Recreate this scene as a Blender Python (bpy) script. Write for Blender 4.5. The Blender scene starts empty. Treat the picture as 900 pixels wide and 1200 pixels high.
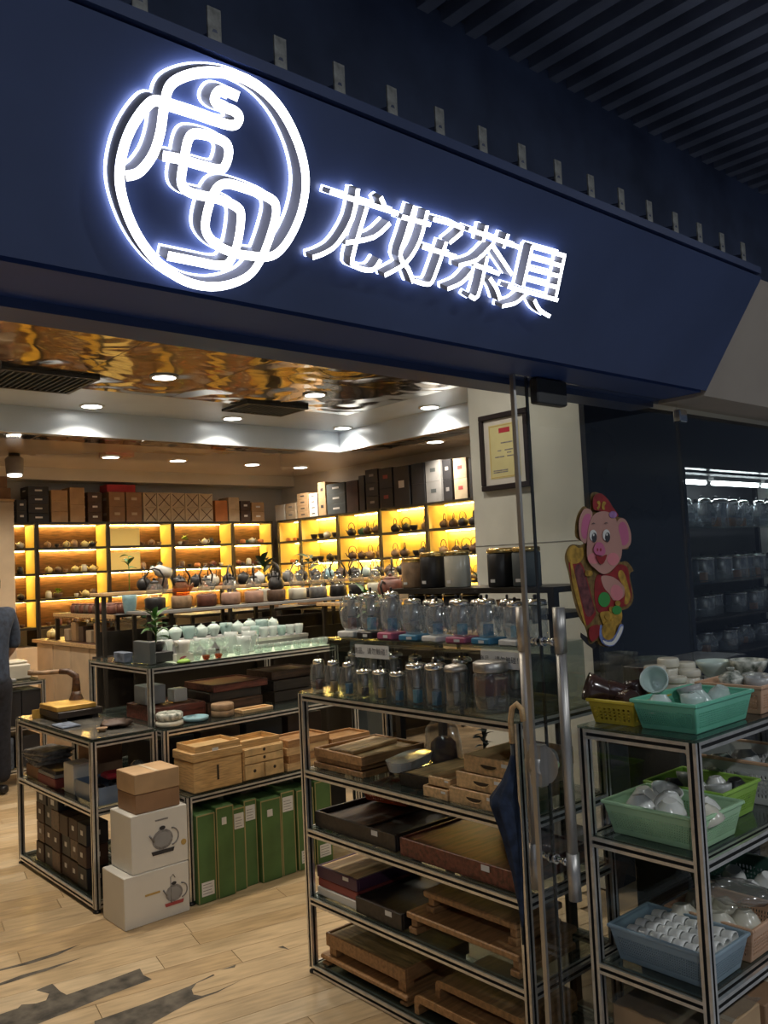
import bpy, math, random
from mathutils import Vector, Matrix
random.seed(7)
R = math.radians
SC = bpy.context.scene
COL = SC.collection

# ------------------------------------------------------------------ camera
F_PX, YAW, PITCH, ROLL, EYE = 1006.47, 0.72266988, 0.05919526, -0.04718193, 1.6
fw = Vector((math.sin(YAW)*math.cos(PITCH), math.cos(YAW)*math.cos(PITCH), math.sin(PITCH)))
r0 = Vector((math.cos(YAW), -math.sin(YAW), 0)); u0 = r0.cross(fw)
rt = math.cos(ROLL)*r0 + math.sin(ROLL)*u0
up = -math.sin(ROLL)*r0 + math.cos(ROLL)*u0
cd = bpy.data.cameras.new('camera'); cam = bpy.data.objects.new('camera', cd); COL.objects.link(cam)
cd.sensor_fit = 'AUTO'; cd.sensor_width = 36.0; cd.lens = F_PX/1200*36.0; cd.clip_start = 0.02; cd.clip_end = 100
m = Matrix.Identity(4)
for i in range(3):
    m[i][0] = rt[i]; m[i][1] = up[i]; m[i][2] = -fw[i]
m.translation = Vector((0, 0, EYE)); cam.matrix_world = m
SC.camera = cam
# ------------------------------------------------------------------ world, exposure
w = bpy.data.worlds.new('corridor_ambient'); SC.world = w; w.use_nodes = True
w.node_tree.nodes['Background'].inputs[0].default_value = (0.50, 0.66, 1.0, 1)
w.node_tree.nodes['Background'].inputs[1].default_value = 0.05
vs = SC.view_settings; vs.view_transform = 'Standard'; vs.look = 'None'; vs.gamma = 1; vs.use_curve_mapping = False
vs.exposure = 0.0
DOWN_W = 12.0        # watts of each ceiling downlight
SC.cycles.use_denoising = True
SC.cycles.max_bounces = 12; SC.cycles.transparent_max_bounces = 24
SC.cycles.sample_clamp_indirect = 4.0; SC.cycles.blur_glossy = 0.6
SC.cycles.caustics_reflective = False; SC.cycles.caustics_refractive = False

def at(x, y, X=None, Y=None, Z=None):
    """survey helper: where the sight line of photo point (x, y) meets a plane of the room"""
    d = fw + (x-450)/F_PX*rt - (y-600)/F_PX*up
    t = X/d.x if X is not None else Y/d.y if Y is not None else (Z-EYE)/d.z
    return Vector((d.x*t, d.y*t, EYE+d.z*t))

# ------------------------------------------------------------------ materials
MATS = {}
def _nodes(name):
    mt = bpy.data.materials.new(name); mt.use_nodes = True
    nt = mt.node_tree; return mt, nt, nt.nodes['Principled BSDF'], nt.nodes['Material Output']
def mat(name, col, rough=0.5, metal=0.0, var=0.12, scale=6.0, stretch=(1, 1, 1), bump=0.0, coat=0.0, emit=None, spec=0.5, col2=None, detail=4):
    if name in MATS: return MATS[name]
    mt, nt, b, out = _nodes(name)
    c = tuple(col)+(1,)
    b.inputs['Base Color'].default_value = c
    b.inputs['Roughness'].default_value = rough; b.inputs['Metallic'].default_value = metal
    b.inputs['Specular IOR Level'].default_value = spec; b.inputs['Coat Weight'].default_value = coat
    if var or bump:
        tc = nt.nodes.new('ShaderNodeTexCoord'); mp = nt.nodes.new('ShaderNodeMapping'); nz = nt.nodes.new('ShaderNodeTexNoise')
        mp.inputs['Scale'].default_value = stretch; nz.inputs['Scale'].default_value = scale; nz.inputs['Detail'].default_value = detail
        nt.links.new(tc.outputs['Object'], mp.inputs['Vector']); nt.links.new(mp.outputs['Vector'], nz.inputs['Vector'])
        if var:
            mx = nt.nodes.new('ShaderNodeMix'); mx.data_type = 'RGBA'
            d = tuple(col2) if col2 else tuple(max(0, v*(1-var*2)) for v in col)
            mx.inputs[6].default_value = tuple(min(1, v*(1+var)) for v in col)+(1,); mx.inputs[7].default_value = d+(1,)
            rp = nt.nodes.new('ShaderNodeMapRange'); rp.inputs[1].default_value = 0.35; rp.inputs[2].default_value = 0.68
            nt.links.new(nz.outputs['Fac'], rp.inputs[0]); nt.links.new(rp.outputs[0], mx.inputs[0])
            nt.links.new(mx.outputs[2], b.inputs['Base Color'])
        if bump:
            bp = nt.nodes.new('ShaderNodeBump'); bp.inputs['Strength'].default_value = bump; bp.inputs['Distance'].default_value = 0.004
            nt.links.new(nz.outputs['Fac'], bp.inputs['Height']); nt.links.new(bp.outputs['Normal'], b.inputs['Normal'])
    if emit:
        b.inputs['Emission Color'].default_value = tuple(emit[0])+(1,); b.inputs['Emission Strength'].default_value = emit[1]
    MATS[name] = mt; return mt
def glow(name, col, s):
    if name in MATS: return MATS[name]
    mt, nt, b, out = _nodes(name); nt.nodes.remove(b)
    e = nt.nodes.new('ShaderNodeEmission'); e.inputs[0].default_value = tuple(col)+(1,); e.inputs[1].default_value = s
    nt.links.new(e.outputs[0], out.inputs[0]); MATS[name] = mt; return mt
def glass(name, tint=(0.95, 0.98, 0.97), ior=1.45, body=None, bodyfac=0.0, rough=0.02, boost=0.0):
    """thin-walled glass: clear transmission with Fresnel gloss, optionally a milky body"""
    if name in MATS: return MATS[name]
    mt, nt, b, out = _nodes(name); nt.nodes.remove(b)
    t = nt.nodes.new('ShaderNodeBsdfTransparent'); t.inputs[0].default_value = tuple(tint)+(1,)
    g = nt.nodes.new('ShaderNodeBsdfGlossy'); g.inputs['Roughness'].default_value = rough; g.inputs[0].default_value = (1, 1, 1, 1)
    fr = nt.nodes.new('ShaderNodeFresnel'); ge = nt.nodes.new('ShaderNodeNewGeometry'); mr = nt.nodes.new('ShaderNodeMapRange')
    mr.inputs[3].default_value = ior; mr.inputs[4].default_value = 1/ior          # same index from either side of the thin wall
    nt.links.new(ge.outputs['Backfacing'], mr.inputs[0]); nt.links.new(mr.outputs[0], fr.inputs[0])
    base = t.outputs[0]
    if body:
        d = nt.nodes.new('ShaderNodeBsdfDiffuse'); d.inputs[0].default_value = tuple(body)+(1,)
        mx0 = nt.nodes.new('ShaderNodeMixShader'); mx0.inputs[0].default_value = bodyfac
        nt.links.new(t.outputs[0], mx0.inputs[1]); nt.links.new(d.outputs[0], mx0.inputs[2]); base = mx0.outputs[0]
    fac = fr.outputs[0]
    if boost:
        ad = nt.nodes.new('ShaderNodeMath'); ad.operation = 'ADD'; ad.use_clamp = True; ad.inputs[1].default_value = boost
        nt.links.new(fac, ad.inputs[0]); fac = ad.outputs[0]
    mx = nt.nodes.new('ShaderNodeMixShader')
    nt.links.new(fac, mx.inputs[0]); nt.links.new(base, mx.inputs[1]); nt.links.new(g.outputs[0], mx.inputs[2])
    nt.links.new(mx.outputs[0], out.inputs[0]); MATS[name] = mt; return mt

mat('navy', (0.046, 0.068, 0.155), 0.42, 0.0, 0.08, 3)
mat('navy_soffit', (0.030, 0.062, 0.20), 0.5, 0.0, 0.08, 3)
mat('navy_dark', (0.028, 0.042, 0.10), 0.45, 0.0, 0.1, 3)
mat('sign_return', (0.30, 0.28, 0.26), 0.5, 0.0, 0.05)
glow('sign_face', (0.93, 0.95, 1.0), 6.0)
glow('sign_halo', (0.60, 0.68, 1.0), 7.0)
mat('bracket_steel', (0.30, 0.30, 0.28), 0.5, 0.2, 0.25, 40)
mat('corridor_dark', (0.09, 0.12, 0.21), 0.7, 0, 0.2, 3)
mat('slat', (0.20, 0.22, 0.29), 0.55, 0.0, 0.15, 5)
mat('beige_wall', (0.42, 0.36, 0.30), 0.7, 0, 0.06, 2)
mat('plaster', (0.76, 0.75, 0.70), 0.7, 0, 0.05, 1.5)
mat('plaster_cool', (0.72, 0.80, 0.88), 0.25, 0, 0.04, 1.5, spec=0.7)
mat('soffit_cream', (0.95, 0.74, 0.52), 0.22, 0, 0.04, 1.5, coat=1.0, spec=0.8)
mat('pillar_white', (0.60, 0.61, 0.56), 0.55, 0, 0.07, 2.5)
mat('dark_tile', (0.022, 0.026, 0.034), 0.25, 0, 0.2, 2)
mat('aluminium', (0.72, 0.70, 0.66), 0.33, 0.75, 0.08, 30)
mat('groove', (0.012, 0.012, 0.012), 0.6, 0, 0)
mat('black_plastic', (0.015, 0.015, 0.016), 0.4, 0, 0.1)
mat('brushed_steel', (0.50, 0.48, 0.45), 0.42, 0.9, 0.1, 30, (1, 1, 0.05))
mat('chrome', (0.85, 0.85, 0.84), 0.10, 1.0, 0)
mat('shelf_black', (0.018, 0.015, 0.012), 0.45, 0, 0.1)
mat('shelf_back', (0.86, 0.64, 0.20), 0.6, 0, 0.04, 2)
mat('base_cream', (0.70, 0.54, 0.37), 0.55, 0, 0.05)
glow('led_warm', (1.0, 0.62, 0.14), 135.0)
glow('lamp_disc', (1.0, 0.96, 0.88), 14.0)
glow('tube_cool', (0.88, 0.97, 1.0), 16.0)
glass('pane', (0.93, 0.95, 0.95), 1.5, rough=0.01)
glass('shelf_glass', (0.80, 0.86, 0.83), 1.5, body=(0.05, 0.07, 0.065), bodyfac=0.22, rough=0.10)
glass('pot_glass', (0.86, 0.88, 0.88), 1.6, rough=0.04, body=(0.55, 0.57, 0.58), bodyfac=0.10, boost=0.05)
glass('pot_glass_bright', (0.86, 0.9, 0.93), 1.6, rough=0.04, body=(0.75, 0.8, 0.85), bodyfac=0.16, boost=0.08)
glass('frost_glass', (0.88, 0.93, 0.92), 1.45, rough=0.2, body=(0.74, 0.78, 0.77), bodyfac=0.48)
glass('celadon_glass', (0.70, 0.84, 0.82), 1.45, rough=0.2, body=(0.50, 0.66, 0.64), bodyfac=0.7)
glass('clear_cup', (0.90, 0.96, 0.93), 1.5, rough=0.05, body=(0.7, 0.78, 0.74), bodyfac=0.22, boost=0.03)
glass('plastic_wrap', (0.88, 0.88, 0.86), 1.5, rough=0.15, body=(0.6, 0.58, 0.54), bodyfac=0.16, boost=0.05)
glass('amber_glass', (0.75, 0.36, 0.14), 1.45, rough=0.04, body=(0.35, 0.12, 0.04), bodyfac=0.3)
glass('blue_plastic_clear', (0.55, 0.66, 0.78), 1.45, rough=0.2, body=(0.30, 0.38, 0.50), bodyfac=0.55)
mat('wood_light', (0.66, 0.43, 0.21), 0.5, 0, 0.14, 9, (1, 8, 8), 0.15)
mat('wood_mid', (0.40, 0.215, 0.09), 0.45, 0, 0.18, 9, (1, 8, 8), 0.15)
mat('wood_olive', (0.40, 0.27, 0.115), 0.45, 0, 0.3, 9, (8, 1, 8), 0.15)
mat('wood_dark', (0.10, 0.048, 0.026), 0.42, 0, 0.3, 8, (1, 8, 8), 0.12)
mat('wood_red', (0.16, 0.045, 0.028), 0.4, 0, 0.3, 8, (1, 8, 8), 0.12)
mat('wood_black', (0.030, 0.022, 0.018), 0.4, 0, 0.25, 8, (1, 8, 8), 0.1)
mat('bamboo', (0.58, 0.36, 0.15), 0.45, 0, 0.16, 14, (1, 1, 10), 0.08)
mat('bamboo_top', (0.64, 0.43, 0.20), 0.45, 0, 0.16, 14, (1, 10, 1), 0.08)
mat('slot_dark', (0.03, 0.018, 0.01), 0.6, 0, 0)
mat('lit_glass_tint', (0.62, 0.74, 0.58), 0.4, 0, 0.05)
mat('kraft', (0.46, 0.30, 0.16), 0.75, 0, 0.08, 8)
mat('kraft_brown', (0.30, 0.17, 0.09), 0.75, 0, 0.08, 8)
mat('kraft_pale', (0.55, 0.44, 0.30), 0.75, 0, 0.1, 8)
mat('carton_white', (0.72, 0.70, 0.64), 0.5, 0, 0.03, 4)
mat('carton_black', (0.024, 0.024, 0.028), 0.5, 0, 0.15, 5)
mat('carton_slate', (0.085, 0.10, 0.105), 0.55, 0, 0.1, 5)
mat('carton_grey', (0.30, 0.30, 0.30), 0.6, 0, 0.1, 5)
mat('carton_green', (0.075, 0.16, 0.045), 0.6, 0, 0.15, 5)
mat('carton_edge', (0.36, 0.30, 0.13), 0.7, 0, 0.1)
mat('carton_red', (0.45, 0.03, 0.05), 0.5, 0, 0.1)
mat('carton_purple', (0.09, 0.035, 0.07), 0.5, 0, 0.1)
mat('carton_darkred', (0.26, 0.05, 0.045), 0.5, 0, 0.1)
mat('carton_orange', (0.50, 0.19, 0.06), 0.6, 0, 0.12)
mat('carton_cocoa', (0.065, 0.035, 0.025), 0.55, 0, 0.2)
mat('label_white', (0.72, 0.72, 0.70), 0.5, 0, 0.05)
mat('ink', (0.03, 0.03, 0.035), 0.6, 0, 0)
mat('ink_grey', (0.26, 0.25, 0.25), 0.6, 0, 0.2, 60)
mat('ink_red', (0.40, 0.07, 0.07), 0.6, 0, 0)
mat('ink_gold', (0.50, 0.33, 0.10), 0.5, 0, 0)
mat('clay_red', (0.16, 0.055, 0.035), 0.55, 0, 0.2, 20)
mat('clay_brown', (0.12, 0.07, 0.045), 0.55, 0, 0.2, 20)
mat('clay_tan', (0.36, 0.23, 0.13), 0.6, 0, 0.2, 20)
mat('clay_pink', (0.45, 0.27, 0.20), 0.55, 0, 0.12, 20)
mat('clay_black', (0.022, 0.021, 0.022), 0.38, 0, 0.2, 20)
mat('clay_grey', (0.20, 0.20, 0.20), 0.45, 0, 0.2, 20)
mat('glaze_green', (0.07, 0.17, 0.13), 0.25, 0, 0.2, 14)
mat('glaze_blue', (0.30, 0.50, 0.56), 0.28, 0, 0.12, 12)
mat('glaze_yellow', (0.75, 0.60, 0.25), 0.35, 0, 0.1, 12)
mat('glaze_orange', (0.70, 0.25, 0.08), 0.35, 0, 0.15, 12)
mat('celadon', (0.56, 0.68, 0.64), 0.2, 0, 0.06, 10, coat=0.4)
mat('porcelain', (0.74, 0.74, 0.70), 0.2, 0, 0.04, 10, coat=0.4)
mat('porcelain_warm', (0.66, 0.63, 0.52), 0.25, 0, 0.06, 10, coat=0.3)
mat('porcelain_grey', (0.42, 0.43, 0.42), 0.3, 0, 0.15, 10)  # plain grey porcelain for cups and bowls
mat('glaze_speck', (0.55, 0.56, 0.50), 0.25, 0, 0.3, 45, col2=(0.10, 0.13, 0.10))
mat('cocoa_glaze', (0.055, 0.028, 0.022), 0.22, 0, 0.15, 20, coat=0.5)
mat('blue_card', (0.05, 0.22, 0.38), 0.4, 0, 0.1)
mat('cyan_card', (0.10, 0.36, 0.50), 0.4, 0, 0.1)
mat('pink_card', (0.42, 0.10, 0.18), 0.4, 0, 0.1)
mat('gold_card', (0.55, 0.34, 0.08), 0.4, 0, 0.1)
mat('brass', (0.70, 0.50, 0.20), 0.25, 1.0, 0)
mat('plastic_yellow', (0.62, 0.47, 0.045), 0.42, 0, 0.06)
mat('plastic_mint', (0.17, 0.55, 0.38), 0.38, 0, 0.06)
mat('plastic_palegreen', (0.42, 0.66, 0.40), 0.4, 0, 0.06)
mat('plastic_lime', (0.32, 0.56, 0.09), 0.4, 0, 0.06)
mat('plastic_peach', (0.66, 0.40, 0.25), 0.42, 0, 0.06)
mat('plastic_slateblue', (0.27, 0.36, 0.42), 0.4, 0, 0.06)
mat('plastic_teal', (0.16, 0.36, 0.36), 0.4, 0, 0.06)
mat('plastic_deepgreen', (0.03, 0.08, 0.06), 0.45, 0, 0.06)
mat('plastic_white', (0.70, 0.70, 0.68), 0.4, 0, 0.05)
mat('plastic_orange', (0.62, 0.10, 0.03), 0.4, 0, 0.06)
mat('foliage', (0.07, 0.20, 0.04), 0.45, 0, 0.3, 15)
mat('foliage_dark', (0.03, 0.085, 0.03), 0.45, 0, 0.3, 15)
mat('foliage_bright', (0.22, 0.40, 0.04), 0.45, 0, 0.3, 15)
mat('plank', (0.50, 0.365, 0.21), 0.34, 0, 0.13, 5, (1, 7, 1), 0.04)
mat('plank_pale', (0.55, 0.42, 0.26), 0.34, 0, 0.12, 5, (1, 7, 1), 0.04)
mat('plank_warm', (0.45, 0.315, 0.17), 0.34, 0, 0.14, 5, (1, 7, 1), 0.04)
mat('underlay', (0.10, 0.085, 0.065), 0.85, 0, 0.35, 14, bump=0.4)
mat('slab', (0.26, 0.19, 0.11), 0.8, 0, 0.2, 6)
mat('corridor_tile', (0.42, 0.43, 0.46), 0.3, 0, 0.15, 4)
mat('cloth_navy', (0.020, 0.032, 0.065), 0.85, 0, 0.25, 30, bump=0.2)
mat('cloth_shirt', (0.035, 0.050, 0.085), 0.9, 0, 0.2, 30, bump=0.2)
mat('cloth_trouser', (0.014, 0.016, 0.026), 0.9, 0, 0.2, 30, bump=0.2)
mat('skin', (0.52, 0.32, 0.22), 0.55, 0, 0.08, 12)
mat('hair', (0.012, 0.010, 0.010), 0.45, 0, 0.3, 40)
mat('lip', (0.40, 0.16, 0.13), 0.5, 0, 0)
mat('machine_cream', (0.60, 0.56, 0.46), 0.5, 0, 0.05)
mat('gold_board', (0.55, 0.32, 0.07), 0.4, 0.2, 0.2, 6)
mat('reflection_mottle', (0.045, 0.045, 0.042), 0.15, 0, 0.3, 7, col2=(0.16, 0.15, 0.13))  # mottling stands in for the reflections on a glass top
mat('paper', (0.66, 0.64, 0.58), 0.7, 0, 0.06)
mat('paper_mat', (0.62, 0.60, 0.56), 0.6, 0, 0.03)
mat('paper_yellow', (0.62, 0.58, 0.30), 0.6, 0, 0.05)
mat('frame_black', (0.022, 0.016, 0.018), 0.35, 0, 0.1)
mat('cushion', (0.13, 0.16, 0.22), 0.9, 0, 0.3, 20)
mat('cloth_grey', (0.30, 0.29, 0.28), 0.9, 0, 0.35, 22, bump=0.3)
mat('pig_edge', (0.20, 0.12, 0.035), 0.45, 0, 0.25, 60)
mat('pig_blue', (0.16, 0.20, 0.42), 0.45, 0, 0.3, 60)
mat('pig_pink', (0.50, 0.26, 0.21), 0.45, 0, 0.06)
mat('pig_blush', (0.66, 0.22, 0.24), 0.45, 0, 0.06)
mat('pig_ear', (0.55, 0.14, 0.26), 0.45, 0, 0.06)
mat('pig_red', (0.27, 0.02, 0.02), 0.45, 0, 0.15, 30)
mat('pig_scroll', (0.15, 0.045, 0.045), 0.45, 0, 0.3, 50)
mat('pig_gold', (0.45, 0.26, 0.04), 0.4, 0, 0.25, 40)
mat('pig_green', (0.05, 0.28, 0.06), 0.45, 0, 0.1)
mat('pig_violet', (0.35, 0.18, 0.40), 0.45, 0, 0.2, 40)
mat('pig_white', (0.70, 0.68, 0.64), 0.45, 0, 0.05)
mat('mesh_dark', (0.05, 0.05, 0.05), 0.5, 0.3, 0.1)

def mirror_mat():
    mt, nt, b, out = _nodes('gold_mirror')
    b.inputs['Base Color'].default_value = (0.66, 0.61, 0.54, 1); b.inputs['Metallic'].default_value = 1; b.inputs['Roughness'].default_value = 0.09
    tc = nt.nodes.new('ShaderNodeTexCoord'); nz = nt.nodes.new('ShaderNodeTexNoise'); nz.inputs['Scale'].default_value = 2.0; nz.inputs['Detail'].default_value = 1.0
    nz.inputs['Distortion'].default_value = 0.8
    bp = nt.nodes.new('ShaderNodeBump'); bp.inputs['Strength'].default_value = 1.0; bp.inputs['Distance'].default_value = 0.03
    nt.links.new(tc.outputs['Object'], nz.inputs['Vector']); nt.links.new(nz.outputs['Fac'], bp.inputs['Height']); nt.links.new(bp.outputs['Normal'], b.inputs['Normal'])
    MATS['gold_mirror'] = mt
mirror_mat()

# ------------------------------------------------------------------ mesh builder
class MB:
    def __init__(s): s.v = []; s.f = []; s.mi = []; s.sm = []; s.ms = []; s.cur = 0
    def m(s, name):
        if name not in s.ms: s.ms.append(name)
        s.cur = s.ms.index(name); return s
    def face(s, idx, smooth=False): s.f.append(tuple(idx)); s.mi.append(s.cur); s.sm.append(smooth)
    def box(s, x0, x1, y0, y1, z0, z1, bev=0.0):
        if bev <= 0:
            n = len(s.v)
            s.v += [(x0, y0, z0), (x1, y0, z0), (x1, y1, z0), (x0, y1, z0), (x0, y0, z1), (x1, y0, z1), (x1, y1, z1), (x0, y1, z1)]
            for q in ((0, 3, 2, 1), (4, 5, 6, 7), (0, 1, 5, 4), (1, 2, 6, 5), (2, 3, 7, 6), (3, 0, 4, 7)): s.face([n+i for i in q])
        else:
            b = min(bev, (x1-x0)/2.2, (y1-y0)/2.2, (z1-z0)/2.2)
            rings = [(b, z0), (0, z0+b), (0, z1-b), (b, z1)]
            n = len(s.v)
            for ins, z in rings:
                X0, X1, Y0, Y1 = x0+ins, x1-ins, y0+ins, y1-ins
                s.v += [(X0+b, Y0, z), (X1-b, Y0, z), (X1, Y0+b, z), (X1, Y1-b, z), (X1-b, Y1, z), (X0+b, Y1, z), (X0, Y1-b, z), (X0, Y0+b, z)]
            for k in range(3):
                for i in range(8):
                    j = (i+1) % 8; s.face((n+k*8+i, n+k*8+j, n+k*8+8+j, n+k*8+8+i))
            s.face([n+i for i in range(7, -1, -1)]); s.face([n+24+i for i in range(8)])
        return s
    def prism(s, pts, z0, z1, top=None):
        """outline pts (x, y) counter-clockwise extruded from z0 to z1; top: other outline at z1"""
        n = len(s.v); k = len(pts); tp = top or pts
        s.v += [(x, y, z0) for x, y in pts]+[(x, y, z1) for x, y in tp]
        s.face(range(n+k-1, n-1, -1)); s.face(range(n+k, n+2*k))
        for i in range(k):
            j = (i+1) % k; s.face((n+i, n+j, n+k+j, n+k+i))
        return s
    def lathe(s, prof, seg=16, c=(0, 0, 0), close=True, sx=1.0, sy=1.0):
        n = len(s.v); k = len(prof)
        for r, z in prof:
            for i in range(seg):
                a = 2*math.pi*i/seg; s.v.append((c[0]+r*math.cos(a)*sx, c[1]+r*math.sin(a)*sy, c[2]+z))
        for j in range(k-1):
            for i in range(seg):
                i2 = (i+1) % seg; s.face((n+j*seg+i, n+j*seg+i2, n+(j+1)*seg+i2, n+(j+1)*seg+i), True)
        if close:
            s.face(range(n+seg-1, n-1, -1)); s.face(range(n+(k-1)*seg, n+k*seg))
        return s
    def tube(s, path, rad, seg=8, caps=True):
        P = [Vector(p) for p in path]; n0 = len(s.v)
        rr = rad if isinstance(rad, (list, tuple)) else [rad]*len(P)
        ref = None
        for i, p in enumerate(P):
            t = (P[min(i+1, len(P)-1)]-P[max(i-1, 0)]).normalized()
            if ref is None: ref = Vector((0, 0, 1)) if abs(t.z) < 0.9 else Vector((1, 0, 0))
            a = t.cross(ref); a = a.normalized() if a.length > 1e-6 else t.orthogonal().normalized(); b = a.cross(t).normalized(); ref = b
            for j in range(seg):
                an = 2*math.pi*j/seg; s.v.append(tuple(p+(a*math.cos(an)+b*math.sin(an))*rr[i]))
        for i in range(len(P)-1):
            for j in range(seg):
                j2 = (j+1) % seg; s.face((n0+i*seg+j, n0+i*seg+j2, n0+(i+1)*seg+j2, n0+(i+1)*seg+j), True)
        if caps:
            s.face(range(n0+seg-1, n0-1, -1)); s.face(range(n0+(len(P)-1)*seg, n0+len(P)*seg))
        return s
    def ball(s, c, r, seg=10, sx=1, sy=1, sz=1):
        pr = [(max(1e-4, r*math.sin(math.pi*i/6)), -r*math.cos(math.pi*i/6)*sz) for i in range(7)]
        return s.lathe(pr, seg, c, True, sx, sy)
    def xf(s, M, start=0):
        for i in range(start, len(s.v)): s.v[i] = tuple(M @ Vector(s.v[i]))
        return s
    def mesh(s, name):
        me = bpy.data.meshes.new(name); me.from_pydata(s.v, [], s.f)
        for k in s.ms: me.materials.append(MATS[k])
        for i, p in enumerate(me.polygons): p.material_index = s.mi[i]; p.use_smooth = s.sm[i]
        me.update(); return me

def obj(name, mb, parent=None, loc=(0, 0, 0), rz=0, label=None):
    me = mb if isinstance(mb, bpy.types.Mesh) else mb.mesh(name)
    o = bpy.data.objects.new(name, me); COL.objects.link(o)
    o.location = loc; o.rotation_euler = (0, 0, rz)
    if parent: o.parent = parent
    if label: o['label'] = label
    return o
def tag(o, label, cat, group=None, kind=None):
    if label: o['label'] = label
    if cat: o['category'] = cat
    if group: o['group'] = group
    if kind: o['kind'] = kind
    return o
def thing(name, label, cat, loc=(0, 0, 0), rz=0, group=None, scale=1.0):
    o = bpy.data.objects.new(name, None); COL.objects.link(o); o.location = loc; o.rotation_euler = (0, 0, rz); o.scale = (scale,)*3
    o.empty_display_size = 0.05
    return tag(o, label, cat, group)
def struct(name, mb, parent=None, loc=(0, 0, 0), rz=0):
    o = obj(name, mb, parent, loc, rz)
    if not parent: o['kind'] = 'structure'
    return o
def place(asset, name, label, cat, loc, rz=0, group=None, scale=1.0):
    """asset: one mesh, or a list of (part name, mesh, [(sub-part name, mesh)])"""
    if isinstance(asset, bpy.types.Mesh):
        o = obj(name, asset, None, loc, rz); o.scale = (scale,)*3
        return tag(o, label, cat, group)
    t = thing(name, label, cat, loc, rz, group, scale)
    for pn, me, subs in asset:
        p = obj(pn, me, t)
        for sn, sm in subs: obj(sn, sm, p)
    return t
ORD = ['first', 'second', 'third', 'fourth', 'fifth', 'sixth', 'seventh', 'eighth', 'ninth', 'tenth', 'eleventh', 'twelfth', 'thirteenth', 'fourteenth', 'fifteenth', 'sixteenth', 'seventeenth', 'eighteenth', 'nineteenth', 'twentieth']
CACHE = {}
def cached(fn):
    def g(*a, **k):
        key = (fn.__name__, a, tuple(sorted(k.items())))
        if key not in CACHE: CACHE[key] = fn(*a, **k)
        return CACHE[key]
    return g

# ------------------------------------------------------------------ shell of the shop and the corridor
GY = 1.605                                   # plane of the shop-front glass
C1, C2 = 3.0, 2.79                           # main ceiling, dropped ceiling
floor = struct('floor', MB().m('slab').box(-3.2, 7.2, 1.5, 10.2, -0.12, -0.008))
struct('floor_corridor', MB().m('corridor_tile').box(-4, 9, -3.5, 1.5, -0.12, 0.0))
# floor boards, laid a little askew to the shop front
PA = R(-11.5); ca, sa = math.cos(PA), math.sin(PA)
prnd = random.Random(3)
bare = []                                   # (row, along) stretches where the top layer has come off
PW = 0.135
pm = [[MB().m(k).box(0, L-0.002, 0, PW-0.002, -0.008, 0.0, 0.0008).mesh('plank') for k in ('plank', 'plank_pale', 'plank_warm')] for L in (0.9, 1.2)]
origin = Vector((0.9, 3.35))
nplank = 0
for row in range(-14, 38):
    s0 = -2.6 + prnd.random()*0.9
    while s0 < 3.4:
        li = prnd.randrange(2); L = (0.9, 1.2)[li]; me = pm[li][prnd.choice((0, 0, 1, 2))]
        cx = origin.x+(s0+L/2)*ca-(row+.5)*PW*sa; cy = origin.y+(s0+L/2)*sa+(row+.5)*PW*ca
        if 1.64+abs(sa)*L/2+0.06 < cy < 8.4 and -0.9 < cx < 3.6:
            o = obj('plank', me, floor, (origin.x+s0*ca-row*PW*sa, origin.y+s0*sa+row*PW*ca, 0), PA); nplank += 1
        s0 += L

# worn strips where the dark backing shows: flat scars lying in the boards
def scar(pts):
    w = [at(x, y, Z=0.0) for x, y in pts]
    b = MB().m('underlay'); n = len(w)
    b.v = [(p.x, p.y, 0.0006) for p in w]; b.face(range(n))
    a = sum(w[i].x*w[(i+1) % n].y-w[(i+1) % n].x*w[i].y for i in range(n))
    if a < 0: b.f = [tuple(reversed(b.f[0]))]
    return obj('worn_strip', b, floor)
def zs(*q): return [(x/2.368, 1000+y/2.368) for x, y in q]
scar(zs((-20, 490), (-20, 452), (0, 447), (50, 430), (60, 420), (100, 417), (128, 408), (136, 390), (100, 380), (145, 362), (168, 384), (185, 393), (290, 356), (388, 320), (398, 338), (422, 350), (300, 395), (200, 436), (105, 474), (80, 490)))
scar(zs((262, 466), (400, 418), (525, 369), (592, 336), (596, 339), (545, 361), (532, 378), (537, 392), (560, 396), (600, 384), (672, 351), (602, 387), (530, 413), (480, 440), (430, 468), (400, 490), (262, 490)))
scar(zs((-10, 325), (60, 306), (150, 278), (226, 251), (160, 283), (80, 308), (-10, 329)))
scar(zs((-10, 364), (60, 338), (115, 323), (235, 287), (130, 326), (105, 333), (30, 358), (-10, 370)))
scar(zs((612, 324), (655, 309), (651, 317)))
scar(zs((770, 261), (785, 257), (804, 268), (787, 264)))

struct('wall_back', MB().m('plaster').box(-3.2, 7.2, 9.55, 9.75, 0, 3.2))
struct('wall_right', MB().m('plaster').box(6.6, 6.8, 1.76, 9.55, 0, 3.2))
struct('wall_left', MB().m('plaster').box(-3.2, -3.0, 1.75, 9.55, 0, 3.2))
# header wall over the glass (inside face of the sign), and the ceiling above the corridor
struct('wall_front', MB().m('plaster').box(-3.0, 6.6, 1.69, 1.75, 2.14, 3.2).m('corridor_dark').box(-3.0, 6.6, 1.66, 1.689, 2.14, 3.2))
ceil = struct('ceiling', MB().m('plaster_cool').box(-3.0, 5.65, 1.75, 7.07, C1, C1+0.12))
struct('ceiling_dropped', MB().m('soffit_cream').box(-3.0, 6.6, 7.07, 9.55, C2, C2+0.1).box(5.65, 6.6, 1.75, 7.07, C2, C2+0.1))
struct('trim_1', MB().m('plaster_cool').box(-3.0, 5.65, 7.04, 7.07, C2-0.004, C1).box(5.62, 5.65, 1.75, 7.04, C2-0.004, C1))
struct('trim_2', MB().m('plaster').box(-3.0, 6.6, 9.25, 9.55, C2-0.13, C2))
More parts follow.
